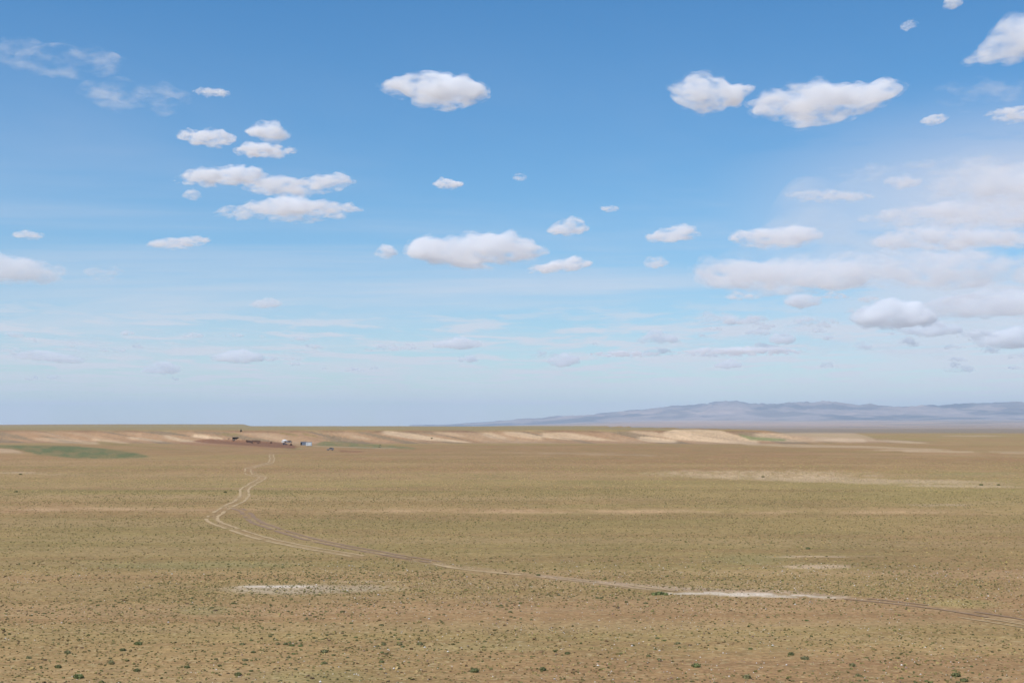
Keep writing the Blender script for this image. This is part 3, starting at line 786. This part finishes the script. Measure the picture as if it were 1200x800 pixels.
# ---------------------------------------------------------------- vehicle tracks worn into the plain
M_RUT = noisy('pale rut dust', (.41, .29, .155), .95, 1.2, .22)
M_RUT2 = noisy('grey brown rut dust', (.245, .160, .095), .95, 1.2, .2)
TRACKS = []
def rut_strip(name, pix, width, material, gauge=1.7, lift=.045):
    pts = np.array([cast(a, b)[:2] for a, b in pix])
    seg = np.hypot(*np.diff(pts, axis=0).T); cum = np.concatenate([[0], np.cumsum(seg)])
    n = int(cum[-1] / 1.1)
    t = np.linspace(0, cum[-1], n)
    x = np.interp(t, cum, pts[:, 0]); y = np.interp(t, cum, pts[:, 1])
    k = 9; ker = np.hanning(k + 2)[1:-1]; ker /= ker.sum()
    xs = np.convolve(np.pad(x, k // 2, mode='edge'), ker, 'valid'); ys = np.convolve(np.pad(y, k // 2, mode='edge'), ker, 'valid')
    xs += .5 * (vnoise(t / 14, t * 0, 1) - .5); 
    tx, ty = np.gradient(xs), np.gradient(ys); l = np.hypot(tx, ty) + 1e-6; nx, ny = -ty / l, tx / l
    TRACKS.append((np.column_stack([xs, ys])[::2], (gauge / 2 + width * .9) if gauge else width * .8))
    V, Q = [], []
    for side in ((-1, 1) if gauge else (0,)):
        wl_ = width / 2 * (.45 + 1.1 * vnoise(t / 2.2, t * 0 + side * 3, 2)); wr_ = width / 2 * (.45 + 1.1 * vnoise(t / 2.2, t * 0 + 9 + side, 3))
        cx_, cy_ = xs + nx * side * gauge / 2, ys + ny * side * gauge / 2
        o0 = len(V)
        lx, ly, rx, ry = cx_ - nx * wl_, cy_ - ny * wl_, cx_ + nx * wr_, cy_ + ny * wr_
        for i in range(n):
            V.append((lx[i], ly[i], 0)); V.append((rx[i], ry[i], 0))
        for i in range(n - 1):
            if width < 3 and vnoise(np.array([t[i] / 5.]), np.array([side * 7. + 2]), 4)[0] < .16: continue
            Q.append((o0 + 2 * i, o0 + 2 * i + 1, o0 + 2 * i + 3, o0 + 2 * i + 2))
    V = np.array(V, float); V[:, 2] = height(V[:, 0], V[:, 1]) + lift
    o = mesh_np(name, V, np.array(Q)[:, ::-1], material, True)
    return tag(o, kind='structure')
rut_strip('dirt_track', [(318, 532), (319, 537), (318, 542), (300, 546), (290, 549), (292, 556), (309, 559), (303, 563), (292, 569), (285, 574), (287, 580), (281, 587), (266, 594)], .62, M_RUT, 2.2)
rut_strip('dirt_track', [(266, 594), (257, 599), (250, 604), (249, 609), (258, 614), (275, 620), (300, 628), (330, 636), (360, 642), (392, 647), (422, 652)], .6, M_RUT, 2.0)
rut_strip('dirt_track', [(275, 595), (287, 600), (294, 607), (304, 613), (330, 622), (362, 631), (400, 640), (430, 645), (462, 651), (515, 659)], .75, M_RUT2, 1.7)
rut_strip('dirt_track', [(422, 646), (445, 648.5), (462, 651), (478, 654)], .4, M_RUT, 0)
rut_strip('dirt_track', [(505, 660), (530, 665.5), (560, 669.5), (597, 672.5), (625, 674)], .9, M_RUT, 0)
rut_strip('dirt_track', [(625, 674), (672, 679.5), (707, 683), (740, 687), (765, 691), (792, 694)], .45, M_RUT, 1.5)
rut_strip('dirt_track', [(985, 700), (1020, 703), (1055, 707), (1100, 712), (1150, 720), (1205, 729), (1260, 737)], .45, M_RUT2, 1.8)
rut_strip('dirt_track', [(1120, 721), (1165, 728), (1198, 734), (1260, 742)], .35, M_RUT, 1.5)

# ---------------------------------------------------------------- tufts and shrubs
def plant_mat(name, col, amt=.35):
    m = noisy(name, col, .9, 3.0, amt)
    return m
M_SHRUB = [plant_mat('grey green shrub leaves', (.150, .138, .062)), plant_mat('dark green shrub leaves', (.105, .108, .042)),
           plant_mat('olive shrub leaves', (.150, .142, .062)), plant_mat('brown dry shrub twigs', (.15, .105, .058)), plant_mat('fresh green shrub leaves', (.125, .140, .050))]
def shrub_mesh(seed, m, dense=34):
    r = np.random.default_rng(seed)
    V, Fc = [], []
    # lumpy low mound of twigs
    nseg = 9
    for lv, (rad, z) in enumerate(((.44, 0), (.40, .20), (.22, .36))):
        for k in range(nseg):
            a = 2 * math.pi * k / nseg + .3 * lv
            q = rad * r.uniform(.72, 1.12)
            V.append((math.cos(a) * q, math.sin(a) * q, z * r.uniform(.75, 1.15)))
    V.append((0, 0, .40))
    for lv in range(2):
        for k in range(nseg):
            a, b = lv * nseg + k, lv * nseg + (k + 1) % nseg
            Fc += [(a, b, b + nseg), (a, b + nseg, a + nseg)]
    for k in range(nseg): Fc.append((2 * nseg + k, 2 * nseg + (k + 1) % nseg, 3 * nseg))
    # leafy sprigs
    for i in range(dense):
        a = r.uniform(0, 2 * math.pi); q = .42 * math.sqrt(r.random()); h0 = .30 * (1 - (q / .5) ** 2)
        b = np.array((math.cos(a) * q, math.sin(a) * q, max(h0, 0)))
        d = np.array((math.cos(a) * r.uniform(.1, .5), math.sin(a) * r.uniform(.1, .5), r.uniform(.5, 1))); d /= np.linalg.norm(d)
        ln = r.uniform(.10, .24); s_ = np.cross(d, r.normal(size=3)); s_ /= np.linalg.norm(s_); w = r.uniform(.03, .065)
        i0 = len(V)
        V += [tuple(b - s_ * w * .6), tuple(b + s_ * w * .6), tuple(b + d * ln * .6 + s_ * w), tuple(b + d * ln), tuple(b + d * ln * .6 - s_ * w)]
        Fc += [(i0, i0 + 1, i0 + 2), (i0, i0 + 2, i0 + 4), (i0 + 4, i0 + 2, i0 + 3)]
    me = bpy.data.meshes.new('shrub'); me.from_pydata([tuple(map(float, v)) for v in V], [], Fc); me.update(); me.materials.append(m)
    return me
SHR = [shrub_mesh(k, M_SHRUB[(0, 1, 2, 0, 3, 1, 4, 2)[k]]) for k in range(8)]
def shrub(x, y, size, k, label, group=None, flat=1.0):
    o = bpy.data.objects.new('shrub', SHR[k]); C.objects.link(o)
    o.location = (x, y, float(height(np.array([x]), np.array([y]))[0]) - .02 * size)
    o.rotation_euler = (0, 0, rng.uniform(0, 6.28)); o.scale = (size * .9, size * rng.uniform(.7, 1.0), size * flat * .75)
    tag(o, label, 'shrub', group)
NOTED = [
 (92, 794, 1.0, 6, 'bright green spreading shrub at the bottom edge, widest at lower left'),
 (68, 782, .75, 1, 'dark green shrub up left of the bright green spreading shrub'),
 (130, 777, .75, 0, 'grey green shrub up right of the bright green spreading shrub'),
 (144, 762, .70, 1, 'dark round shrub in the sparse lower left, above a grey green one'),
 (162, 755, .85, 6, 'fresh green shrub highest of the lower left cluster'),
 (79, 765, .80, 2, 'olive shrub with a flat top at the lower left'),
 (160, 786, .65, 1, 'small dark shrub near the bottom edge right of the widest green shrub'),
 (219, 782, .60, 1, 'small dark shrub alone on bare tan soil, lower left'),
 (279, 791, .80, 1, 'dark shrub at the bottom edge, last before the greener lower middle'),
 (34, 771, .65, 0, 'pale grey green shrub nearest the lower left corner'),
 (556, 787, 1.0, 1, 'large dark shrub at the bottom middle'),
 (380, 764, .80, 2, 'flat olive shrub left of the bottom middle'),
 (492, 755, .75, 0, 'grey green shrub up left of the large dark bottom middle one'),
 (636, 785, .85, 1, 'dark shrub on the stony ground right of the bottom middle'),
 (665, 766, .65, 1, 'small dark shrub above the stony ground right of the bottom middle'),
 (816, 781, .90, 6, 'green shrub on the stony ground at the lower right of centre'),
 (875, 794, .85, 0, 'grey green shrub at the bottom edge, lower right of centre'),
 (927, 767, .80, 1, 'dark shrub, upper one of the pair at the lower right'),
 (943, 772, .85, 0, 'grey green shrub, lower one of the pair at the lower right'),
 (999, 780, .80, 3, 'brown dry shrub at the lower right'),
 (1120, 792, .95, 1, 'dark green shrub near the lower right corner'),
 (1130, 798, .80, 1, 'dark shrub cut by the bottom edge near the lower right corner'),
 (947, 643, .95, 1, 'lone dark shrub above the pale sandy dashes at the right'),
 (631, 674, .70, 1, 'dark shrub on the track left of the salt streak'),
 (614, 669, .70, 1, 'dark shrub above the pale bend of the track'),
 (894, 559, 1.7, 3, 'dark shrub speck on the broad white salt pan'),
 (1150, 568.5, 1.6, 1, 'dark shrub on the thin sandy streak at the far right, left of two'),
 (1170, 568.5, 1.4, 1, 'dark shrub on the thin sandy streak at the far right, right of two'),
 (24, 556, 1.5, 1, 'dark shrub speck on the thin pale line at the far left'),
 (19, 576.5, 1.3, 1, 'flat dark shrub under the thin pale line at the far left'),
 (264, 577, 1.2, 1, 'dark shrub left of the bend in the dirt track'),
 (506, 513.6, 3.0, 3, 'dark rounded shrub on the palest sand spur of the bluff'),
 (445.5, 521.5, 2.2, 3, 'reddish brown shrub by the green strip below the bluff'),
 (444.8, 524, 2.0, 1, 'dark green shrub growing in the green strip below the bluff'),
]
for px_, py_, sz, k, lab in NOTED:
    X, Y, Z = cast(px_, py_)
    shrub(X, Y, sz, k, lab)
# the dense green bush at the left end of the white salt streak is three shrubs grown together
bx_, by_, _ = cast(773, 697)
for ddx, ddy, s_, lab in ((-.55, .1, 1.0, 'left third of the green bush clump at the end of the white salt streak'), (.05, .5, 1.15, 'highest middle shrub of the green clump at the end of the white salt streak'), (.62, 0, .9, 'right third of the green bush clump at the end of the white salt streak')):
    shrub(bx_ + ddx, by_ + ddy, s_, 6, lab, None, 1.0)
n_named = len(NOTED) + 3
# fan of view
def fan(n, d0, d1, spread=.395):
    d = np.sqrt(rng.uniform(d0 * d0, d1 * d1, n)); a = rng.uniform(-spread, spread, n)
    return np.sin(a) * d, np.cos(a) * d
x, y = fan(2200, 99, 152)
kk = (fbm(x / 5, y / 9, 3, 2) * .6 + fbm(x / 16, y / 30, 2, 5) * .4 > .545)
x, y = x[kk][:262], y[kk][:262]
print('near shrubs', len(x))
for i in range(len(x)):
    near = math.hypot(x[i], y[i]) < 122
    shrub(float(x[i]), float(y[i]), float(rng.uniform(.22, .52) if rng.random() < .88 else rng.uniform(.52, .7)), int(rng.integers(0, 8)),
          'low shrub tuft scattered on the nearest stretch of steppe' if near else 'low shrub tuft scattered on the steppe a little beyond the nearest ground',
          'shrub tufts on the nearest steppe' if near else 'shrub tufts just beyond the nearest steppe', .85)

def on_track(x, y):
    hit = np.zeros(len(x), bool)
    for pts, w in TRACKS:
        a = np.flatnonzero((x > pts[:, 0].min() - 3) & (x < pts[:, 0].max() + 3) & (y > pts[:, 1].min() - 3) & (y < pts[:, 1].max() + 3))
        for k in range(0, len(a), 4000):
            i = a[k:k + 4000]
            d = ((x[i][:, None] - pts[None, :, 0]) ** 2 + (y[i][:, None] - pts[None, :, 1]) ** 2).min(1)
            hit[i] |= d < (w + .6) ** 2
    return hit & (rng.random(len(x)) < .93)
def tuft_field():
    # near: 15-triangle ragged mounds; far: 4-triangle mounds
    PAL = np.array([(.135, .125, .050), (.100, .100, .040), (.185, .155, .062), (.250, .188, .078), (.37, .275, .115), (.180, .120, .060)])
    def colours(n, x, y):
        gsel = fbm(x / 30, y / 45, 3, 3)
        r = rng.random(n) + .55 * (gsel - .5)
        idx = np.select([r < .18, r < .28, r < .50, r < .70, r < .87], [0, 1, 2, 3, 4], 5)
        return PAL[idx] * rng.uniform(.75, 1.25, (n, 1)) * rng.uniform(.94, 1.06, (n, 3))
    allV, allF, allC, off = [], [], [], 0
    # near
    for (n, d0, d1, smin, smax) in ((26000, 96, 175, .04, .10), (3000, 96, 200, .08, .16), (52000, 150, 400, .05, .13)):
        x, y = fan(n, d0, d1)
        keep = fbm(x / 16, y / 22, 3, 4) + .35 * rng.random(n) > .50
        pxx, pyy = project(x, y, np.zeros(n))
        salt = wedge(pxx, pyy, [(785, 692, 697), (830, 692.0, 698), (880, 692, 700.5), (930, 695, 701), (975, 697, 701.5)], .5)
        salt = np.maximum(salt, .7 * np.exp(-((pxx - 322) / 55) ** 2 - ((pyy - 687) / 3) ** 2))
        salt = np.maximum(salt, .8 * np.exp(-((pyy - 598.5) / 3.2) ** 2))
        keep &= (rng.random(n) > salt * .93) & ~on_track(x, y)
        x, y = x[keep], y[keep]; n = len(x)
        z = height(x, y)
        s = rng.uniform(smin, smax, n) * rng.uniform(.8, 1.45, n)
        rings = []
        for lv, (rad, hz) in enumerate(((1.0, -.05), (.82, .62))):
            for k in range(5):
                a = 2 * math.pi * k / 5 + rng.uniform(-.4, .4, n) + lv * .6
                q = rad * s * rng.uniform(.6, 1.2, n)
                rings.append(np.column_stack([x + np.cos(a) * q, y + np.sin(a) * q, z + .75 * hz * s * rng.uniform(.6, 1.5, n) * (1 if lv else .2)]))
        rings.append(np.column_stack([x + s * rng.uniform(-.3, .3, n), y + s * rng.uniform(-.3, .3, n), z + .75 * s * rng.uniform(.8, 1.25, n)]))
        V = np.stack(rings, 1).reshape(-1, 3)
        f = []
        for k in range(5):
            a, b = k, (k + 1) % 5
            f += [(a, b, b + 5), (a, b + 5, a + 5), (a + 5, b + 5, 10)]
        f = np.array(f)
        Fc = (np.arange(n)[:, None, None] * 11 + f[None]).reshape(-1, 3) + off
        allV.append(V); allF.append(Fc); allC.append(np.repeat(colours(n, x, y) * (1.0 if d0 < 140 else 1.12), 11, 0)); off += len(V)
    n = 150000
    x, y = fan(n, 390, 900)
    keep = (fbm(x / 30, y / 22, 3, 4) + .4 * rng.random(n) > .50) & (rng.random(n) > sstep(520, 900, np.hypot(x, y))) & ~on_track(x, y)
    x, y = x[keep], y[keep]; n = len(x); z = height(x, y)
    s = rng.uniform(.09, .20, n)
    vs = []
    for k in range(4):
        a = math.pi / 2 * k + rng.uniform(-.4, .4, n)
        vs.append(np.column_stack([x + np.cos(a) * s, y + np.sin(a) * s, z - .02]))
    vs.append(np.column_stack([x, y, z + .7 * s * rng.uniform(.8, 1.3, n)]))
    V = np.stack(vs, 1).reshape(-1, 3); f = np.array([(0, 1, 4), (1, 2, 4), (2, 3, 4), (3, 0, 4)])
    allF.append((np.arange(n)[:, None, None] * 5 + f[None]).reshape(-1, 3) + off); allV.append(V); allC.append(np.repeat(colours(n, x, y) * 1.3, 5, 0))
    m = mat('dry tuft stems', .95); b = m.node_tree.nodes['Principled BSDF']; b.inputs['Specular IOR Level'].default_value = .05
    at = N(m, 'ShaderNodeAttribute', attribute_name='tone')
    L(m, at.outputs['Color'], b.inputs['Base Color'])
    V = np.vstack(allV); Fc = np.vstack(allF)
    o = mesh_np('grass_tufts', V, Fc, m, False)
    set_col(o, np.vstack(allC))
    tag(o, 'dry grass and low plant tufts dotted over the whole steppe plain', 'grass', kind='stuff')
    print('tuft tris', len(Fc))
tuft_field()

def gravel():
    n = 9000
    x, y = fan(n, 96, 190)
    k = (fbm(x / 14, y / 22, 3, 6) + .25 * rng.random(n) + .12 * (x > 2)) > .62
    x, y = x[k], y[k]; n = len(x); z = height(x, y)
    s = rng.uniform(.025, .06, n) * np.where(rng.random(n) < .06, 1.9, 1)
    d = np.array([(1, 0, 0), (0, 1, 0), (-1, 0, 0), (0, -1, 0), (0, 0, .9), (0, 0, -.4)], float)
    V = (np.column_stack([x, y, z + s * .3])[:, None, :] + d[None] * s[:, None, None] * rng.uniform(.6, 1.3, (n, 6, 1))).reshape(-1, 3)
    f = np.array([(0, 1, 4), (1, 2, 4), (2, 3, 4), (3, 0, 4), (1, 0, 5), (2, 1, 5), (3, 2, 5), (0, 3, 5)])
    Fc = (np.arange(n)[:, None, None] * 6 + f[None]).reshape(-1, 3)
    c = np.where(rng.random((n, 1)) < .45, np.array([[.62, .56, .50]]), np.array([[.26, .17, .13]])) * rng.uniform(.7, 1.2, (n, 1))
    m = mat('stone', .8); at = N(m, 'ShaderNodeAttribute', attribute_name='tone'); L(m, at.outputs['Color'], m.node_tree.nodes['Principled BSDF'].inputs['Base Color'])
    o = mesh_np('gravel', V, Fc, m); set_col(o, np.repeat(c, 6, 0))
    tag(o, 'pale and reddish stones strewn over the nearest bare ground', 'gravel', kind='stuff')
gravel()

# ---------------------------------------------------------------- farmstead at the foot of the bluff
def box(bm, x0, x1, y0, y1, z0, z1):
    v = [bm.verts.new(p) for p in ((x0, y0, z0), (x1, y0, z0), (x1, y1, z0), (x0, y1, z0), (x0, y0, z1), (x1, y0, z1), (x1, y1, z1), (x0, y1, z1))]
    for f in ((3, 2, 1, 0), (4, 5, 6, 7), (0, 1, 5, 4), (1, 2, 6, 5), (2, 3, 7, 6), (3, 0, 4, 7)): bm.faces.new([v[i] for i in f])
def part(name, parent, m, *boxes, bevel=0.0):
    bm = bmesh.new()
    for b in boxes: box(bm, *b)
    if bevel: bmesh.ops.bevel(bm, geom=list(bm.edges), offset=bevel, segments=1, affect='EDGES')
    me = bpy.data.meshes.new(name); bm.to_mesh(me); bm.free(); me.materials.append(m)
    o = bpy.data.objects.new(name, me); C.objects.link(o); o.parent = parent
    return o
def cyl(name, parent, m, r0, r1, z0, z1, n=20, axis='Z', loc=(0, 0, 0), cap=True):
    bm = bmesh.new()
    bmesh.ops.create_cone(bm, cap_ends=cap, segments=n, radius1=r0, radius2=r1, depth=z1 - z0)
    bmesh.ops.translate(bm, verts=bm.verts, vec=(0, 0, (z0 + z1) / 2))
    if axis == 'Y': bmesh.ops.rotate(bm, verts=bm.verts, cent=(0, 0, 0), matrix=Euler((math.pi / 2, 0, 0)).to_matrix())
    bmesh.ops.translate(bm, verts=bm.verts, vec=loc)
    me = bpy.data.meshes.new(name); bm.to_mesh(me); bm.free(); me.materials.append(m)
    o = bpy.data.objects.new(name, me); C.objects.link(o); o.parent = parent
    return o
def at(px, py, rz=0, **k):
    X, Y, Z = cast(px, py)
    return (X, Y, Z - .05)
M_DARKWOOD = noisy('dark boards with painted shade', (.028, .022, .020), .8)  # shade inside the open shed is put into this near black colour
M_MUD = noisy('pale mud wall', (.40, .30, .215), .95, 2)
M_DUNGW = noisy('dark dung brick', (.105, .055, .035), .95, 3, .35)
M_FELT = noisy('white felt canvas', (.66, .63, .59), .9, 2, .06)
M_WHITE = noisy('white painted sheet metal', (.66, .69, .69), .5, 1.5, .05)
M_BLUE = noisy('faded blue grey sheet metal', (.22, .25, .31), .55, 1.5, .12)
M_GREY = noisy('dusty grey car paint', (.24, .225, .215), .45, 2, .10)
M_NAVY = noisy('dusty dark blue car paint', (.10, .105, .14), .45, 2, .12)
M_GLASS = mat('dark window glass', .08, (.03, .035, .04))
M_RUBBER = noisy('black rubber', (.025, .025, .025), .9)
M_STEEL = noisy('dull steel', (.38, .38, .38), .45, 4, .1, .6)
M_WOODB = noisy('weathered brown wood', (.13, .080, .050), .9, 4, .3)
M_STONE = noisy('dark cairn stone', (.055, .048, .035), .95, 3, .3)
M_LAMP = mat('lamp glass', .2, (.7, .7, .65))

def open_shed():
    t = empty('open_shed', at(276, 515.4), .08, 'black open fronted livestock shed with a low pale front wall', 'shed')
    part('back_wall', t, M_DARKWOOD, (-3.1, 3.1, 3.85, 4.0, 0, 2.6))
    part('side_wall', t, M_DARKWOOD, (-3.1, -2.95, 0.1, 3.85, 0, 2.7)); part('side_wall', t, M_DARKWOOD, (2.95, 3.1, .1, 3.85, 0, 2.7))
    part('front_wall', t, M_MUD, (-3.1, 1.3, -.12, .08, 0, 1.0))
    r = part('roof', t, M_DARKWOOD, (-3.4, 3.4, -.5, 4.3, 2.72, 2.86)); part('roof_edge', r, M_DARKWOOD, (-3.4, 3.4, -.58, -.5, 2.35, 2.9))
    for xx in (-2.9, -1.0, 1.1, 2.9): part('post', t, M_DARKWOOD, (xx - .08, xx + .08, -.3, -.14, 0, 2.7))
    part('gate', t, M_DARKWOOD, (1.4, 2.8, -.12, -.04, .1, 1.5))
open_shed()
def low_pen(px, py, label):
    t = empty('stone_trough', at(px, py), .1, label, 'trough')
    part('basin', t, M_MUD, (-1.5, 1.5, -.5, -.38, 0, .65), (-1.5, 1.5, .38, .5, 0, .65), (-1.5, -1.38, -.38, .38, 0, .65), (1.38, 1.5, -.38, .38, 0, .65))
    part('rim', t, M_DUNGW, (-1.55, 1.55, -.56, -.36, .652, .75), (-1.55, 1.55, .36, .56, .652, .75))
low_pen(268.5, 514, 'low pale trough with a dark rim left of the black shed')

def corral(pxa, pya, pxb, pyb, label, h=1.3):
    A = np.array(cast(pxa, pya)); B = np.array(cast(pxb, pyb)); B[1] = min(B[1], A[1] + 25); Ln = float(np.hypot(*(B - A)[:2])); ang = math.atan2(B[1] - A[1], B[0] - A[0])
    t = empty('corral_fence', tuple(A), ang, label, 'fence', None)
    n = max(3, int(Ln / 1.6))
    p0 = part('post', t, M_WOODB, (-.09, .09, -.09, .09, -.4, h + .15))
    for k in range(1, n + 1):
        o = p0.copy(); C.objects.link(o); o.parent = t; o.location = (Ln * k / n, 0, .0)
    for zz in (.15, .55, .95):
        part('rail', t, M_DUNGW, (-.2, Ln + .2, -.16, -.10, zz, zz + .30))
    return t
corral(288.5, 517, 296, 519.6, 'dark brown plank corral fence just right of the black shed', 1.4)
corral(296, 517.2, 305, 518.6, 'dark brown plank corral fence right of another, its right end blocky', 1.6)

def heap(px, py, w, h, m, label, seed):
    r = np.random.default_rng(seed)
    t = empty('dung_heap', at(px, py), 0, label, 'heap')
    V, Fc = ico(3)
    Q = V * (w / 2, w / 2.4, h) * (1 + .18 * np.array([mn.noise(tuple(v * 2.3 + seed)) for v in V]))[:, None]
    Q[:, 2] = np.maximum(Q[:, 2], -.2)
    o = mesh_np('mound', Q, Fc, m, True, t)
    k0 = None
    for i in range(9):
        a = r.uniform(0, 6.28); s = r.uniform(.18, .4)
        b = part('clod', t, m, (-s / 2, s / 2, -s / 2, s / 2, 0, s * .6), bevel=s * .12); b.location = (math.cos(a) * w * .55, math.sin(a) * w * .45, -.02); b.rotation_euler = (0, 0, a)
heap(317.6, 519.2, 2.0, 1.6, M_DUNGW, 'small dark heap on the red brown yard left of the white felt tent', 3)
heap(341, 521.8, 1.9, 2.0, M_DUNGW, 'blackish brown heap at the right end of the red brown yard', 5)
heap(302.5, 519.4, 2.2, 1.0, M_DUNGW, 'low brown heap in front of the corral fence', 9)

def ger():
    t = empty('felt_tent', at(333.6, 518.3), .3, 'white round felt tent with a low cone roof beside the red brown yard', 'tent')
    w = cyl('wall', t, M_FELT, 2.9, 2.85, 0, 1.7, 28)
    cyl('band', w, M_WOODB, 2.93, 2.93, .75, .85, 28, cap=False)
    rf = cyl('roof', t, M_FELT, 3.05, .75, 1.702, 2.9, 28); cyl('crown', rf, M_WOODB, .72, .6, 2.902, 3.05, 16)
    d = part('door', t, M_WOODB, (-.5, .5, -3.02, -2.80, .05, 1.6)); part('handle', d, M_STEEL, (.3, .4, -3.08, -3.022, .8, .9))
    cyl('stovepipe', t, M_STEEL, .09, .09, 2.7, 3.8, 10, loc=(.3, 0, 0))
ger()
def hut():
    t = empty('grey_shack', at(339.3, 518.4), -.1, 'low grey shack tucked behind the right side of the round felt tent', 'shack')
    part('wall', t, M_GREY, (-1.5, 1.5, -1.1, 1.1, 0, 1.9)); part('roof', t, M_WOODB, (-1.7, 1.7, -1.3, 1.3, 1.905, 2.05)); part('door', t, M_WOODB, (-.4, .4, -1.16, -1.103, 0, 1.7))
hut()

def car(px, py, rz, paint, label, L_=4.6, Hh=1.75):
    t = empty('parked_car', at(px, py), rz, label, 'car')
    prof = [(-L_ / 2, .45), (-L_ / 2, .95), (-L_ / 2 + .12, 1.02), (-L_ * .44, Hh - .08), (-L_ * .40, Hh), (L_ * .08, Hh), (L_ * .20, 1.08), (L_ * .47, .92), (L_ / 2, .75), (L_ / 2, .40)]
    V = [(x, -.85, z) for x, z in prof] + [(x, .85, z) for x, z in prof]; n = len(prof)
    Fc = [list(range(n))[::-1], list(range(n, 2 * n))] + [[i, (i + 1) % n, (i + 1) % n + n, i + n] for i in range(n)]
    b = mesh_np('body', np.array(V), Fc, paint, False, t)
    for s in (-1, 1):
        yy = s * .853
        for x0, x1 in ((-L_ * .38, -L_ * .16), (-L_ * .14, L_ * .08)):
            part('side_window', b, M_GLASS, (x0, x1, min(yy, yy + s * .01), max(yy, yy + s * .01), 1.1, Hh - .15))
    part('bumper', b, M_STEEL, (L_ / 2, L_ / 2 + .1, -.8, .8, .42, .6)); part('bumper', b, M_STEEL, (-L_ / 2 - .1, -L_ / 2, -.8, .8, .42, .6))
    for s in (-.62, .62): part('headlight', b, M_LAMP, (L_ / 2, L_ / 2 + .03, s - .13, s + .13, .62, .74))
    for x in (-L_ * .30, L_ * .32):
        for s in (-1, 1):
            w = cyl('wheel', t, M_RUBBER, .36, .36, -.12, .12, 18, 'Y', (x, s * .82, .36)); cyl('rim', w, M_STEEL, .2, .2, -.02, .02, 12, 'Y', (x, s * .95, .36))
car(334, 521.0, .25, M_NAVY, 'dark blue grey car parked in front of the round felt tent', 4.0, 1.6)
car(387, 527.4, math.pi - .1, M_GREY, 'dusty grey brown car parked alone on the track right of the white hut', 4.7, 1.85)

def container():
    t = empty('shipping_container', at(355.7, 521.4), .12, 'blue grey ribbed metal container standing against the white hut', 'container')
    w, d, h = 2.55, 2.2, 2.9
    part('body', t, M_BLUE, (-w, w, -d / 2, d / 2, .12, h)); part('roof', t, M_STEEL, (-w - .05, w + .05, -d / 2 - .05, d / 2 + .05, h + .003, h + .1))
    r0 = part('rib', t, M_BLUE, (-.06, .06, -d / 2 - .07, -d / 2 - .003, .15, h - .05)); r0.location = (-w + .3, 0, 0)
    for k in range(1, 9):
        o = r0.copy(); C.objects.link(o); o.parent = t; o.location = (-w + .3 + k * .56, 0, 0)
    part('door', t, M_DARKWOOD, (-w + .05, -w + 1.1, -d / 2 - .12, -d / 2 - .075, .2, 2.4))
    for xx in (-w + .2, w - .2): part('foot', t, M_STEEL, (xx - .15, xx + .15, -d / 2, d / 2, 0, .118))
container()
def white_hut():
    t = empty('white_hut', at(362, 522.3), .03, 'bright white square cabin, right of the blue grey metal container', 'hut')
    w, d, h = 2.25, 3.6, 3.2
    part('wall', t, M_WHITE, (-w, w, -d / 2, d / 2, .25, h)); part('roof', t, M_STEEL, (-w - .12, w + .12, -d / 2 - .12, d / 2 + .12, h + .003, h + .12))
    part('base', t, M_WOODB, (-w + .1, w - .1, -d / 2 + .1, d / 2 - .1, 0, .248))
    f = part('window', t, M_WOODB, (-1.6, -.7, -d / 2 - .05, -d / 2 - .003, 1.5, 2.3)); part('pane', f, M_WHITE, (-1.52, -.78, -d / 2 - .06, -d / 2 - .052, 1.58, 2.22))
    dd = part('door', t, M_WHITE, (.7, 1.5, -d / 2 - .06, -d / 2 - .003, .3, 2.3)); part('handle', dd, M_STEEL, (.76, .84, -d / 2 - .12, -d / 2 - .062, 1.2, 1.3))
white_hut()
def cairn():
    t = empty('stone_cairn', at(282.4, 505.6), 0, 'small dark pointed stone cairn on the plateau rim above the black shed', 'cairn')
    r = np.random.default_rng(4)
    for lv in range(6):
        n = 9 - lv; rad = 1.05 * (1 - lv / 6.3)
        for k in range(n):
            a = 6.283 * k / n + lv * .5; s = r.uniform(.34, .5)
            b = part('stone', t, M_STONE, (-s / 2, s / 2, -s / 2, s / 2, 0, .42), bevel=.07); b.location = (math.cos(a) * rad * .72, math.sin(a) * rad * .72, lv * .40); b.rotation_euler = (0, 0, a)
    bm_ = part('core', t, M_STONE, (-.45, .45, -.45, .45, 0, 2.0))
    cyl('pole', t, M_WOODB, .07, .05, 2.0, 3.3, 8)
cairn()
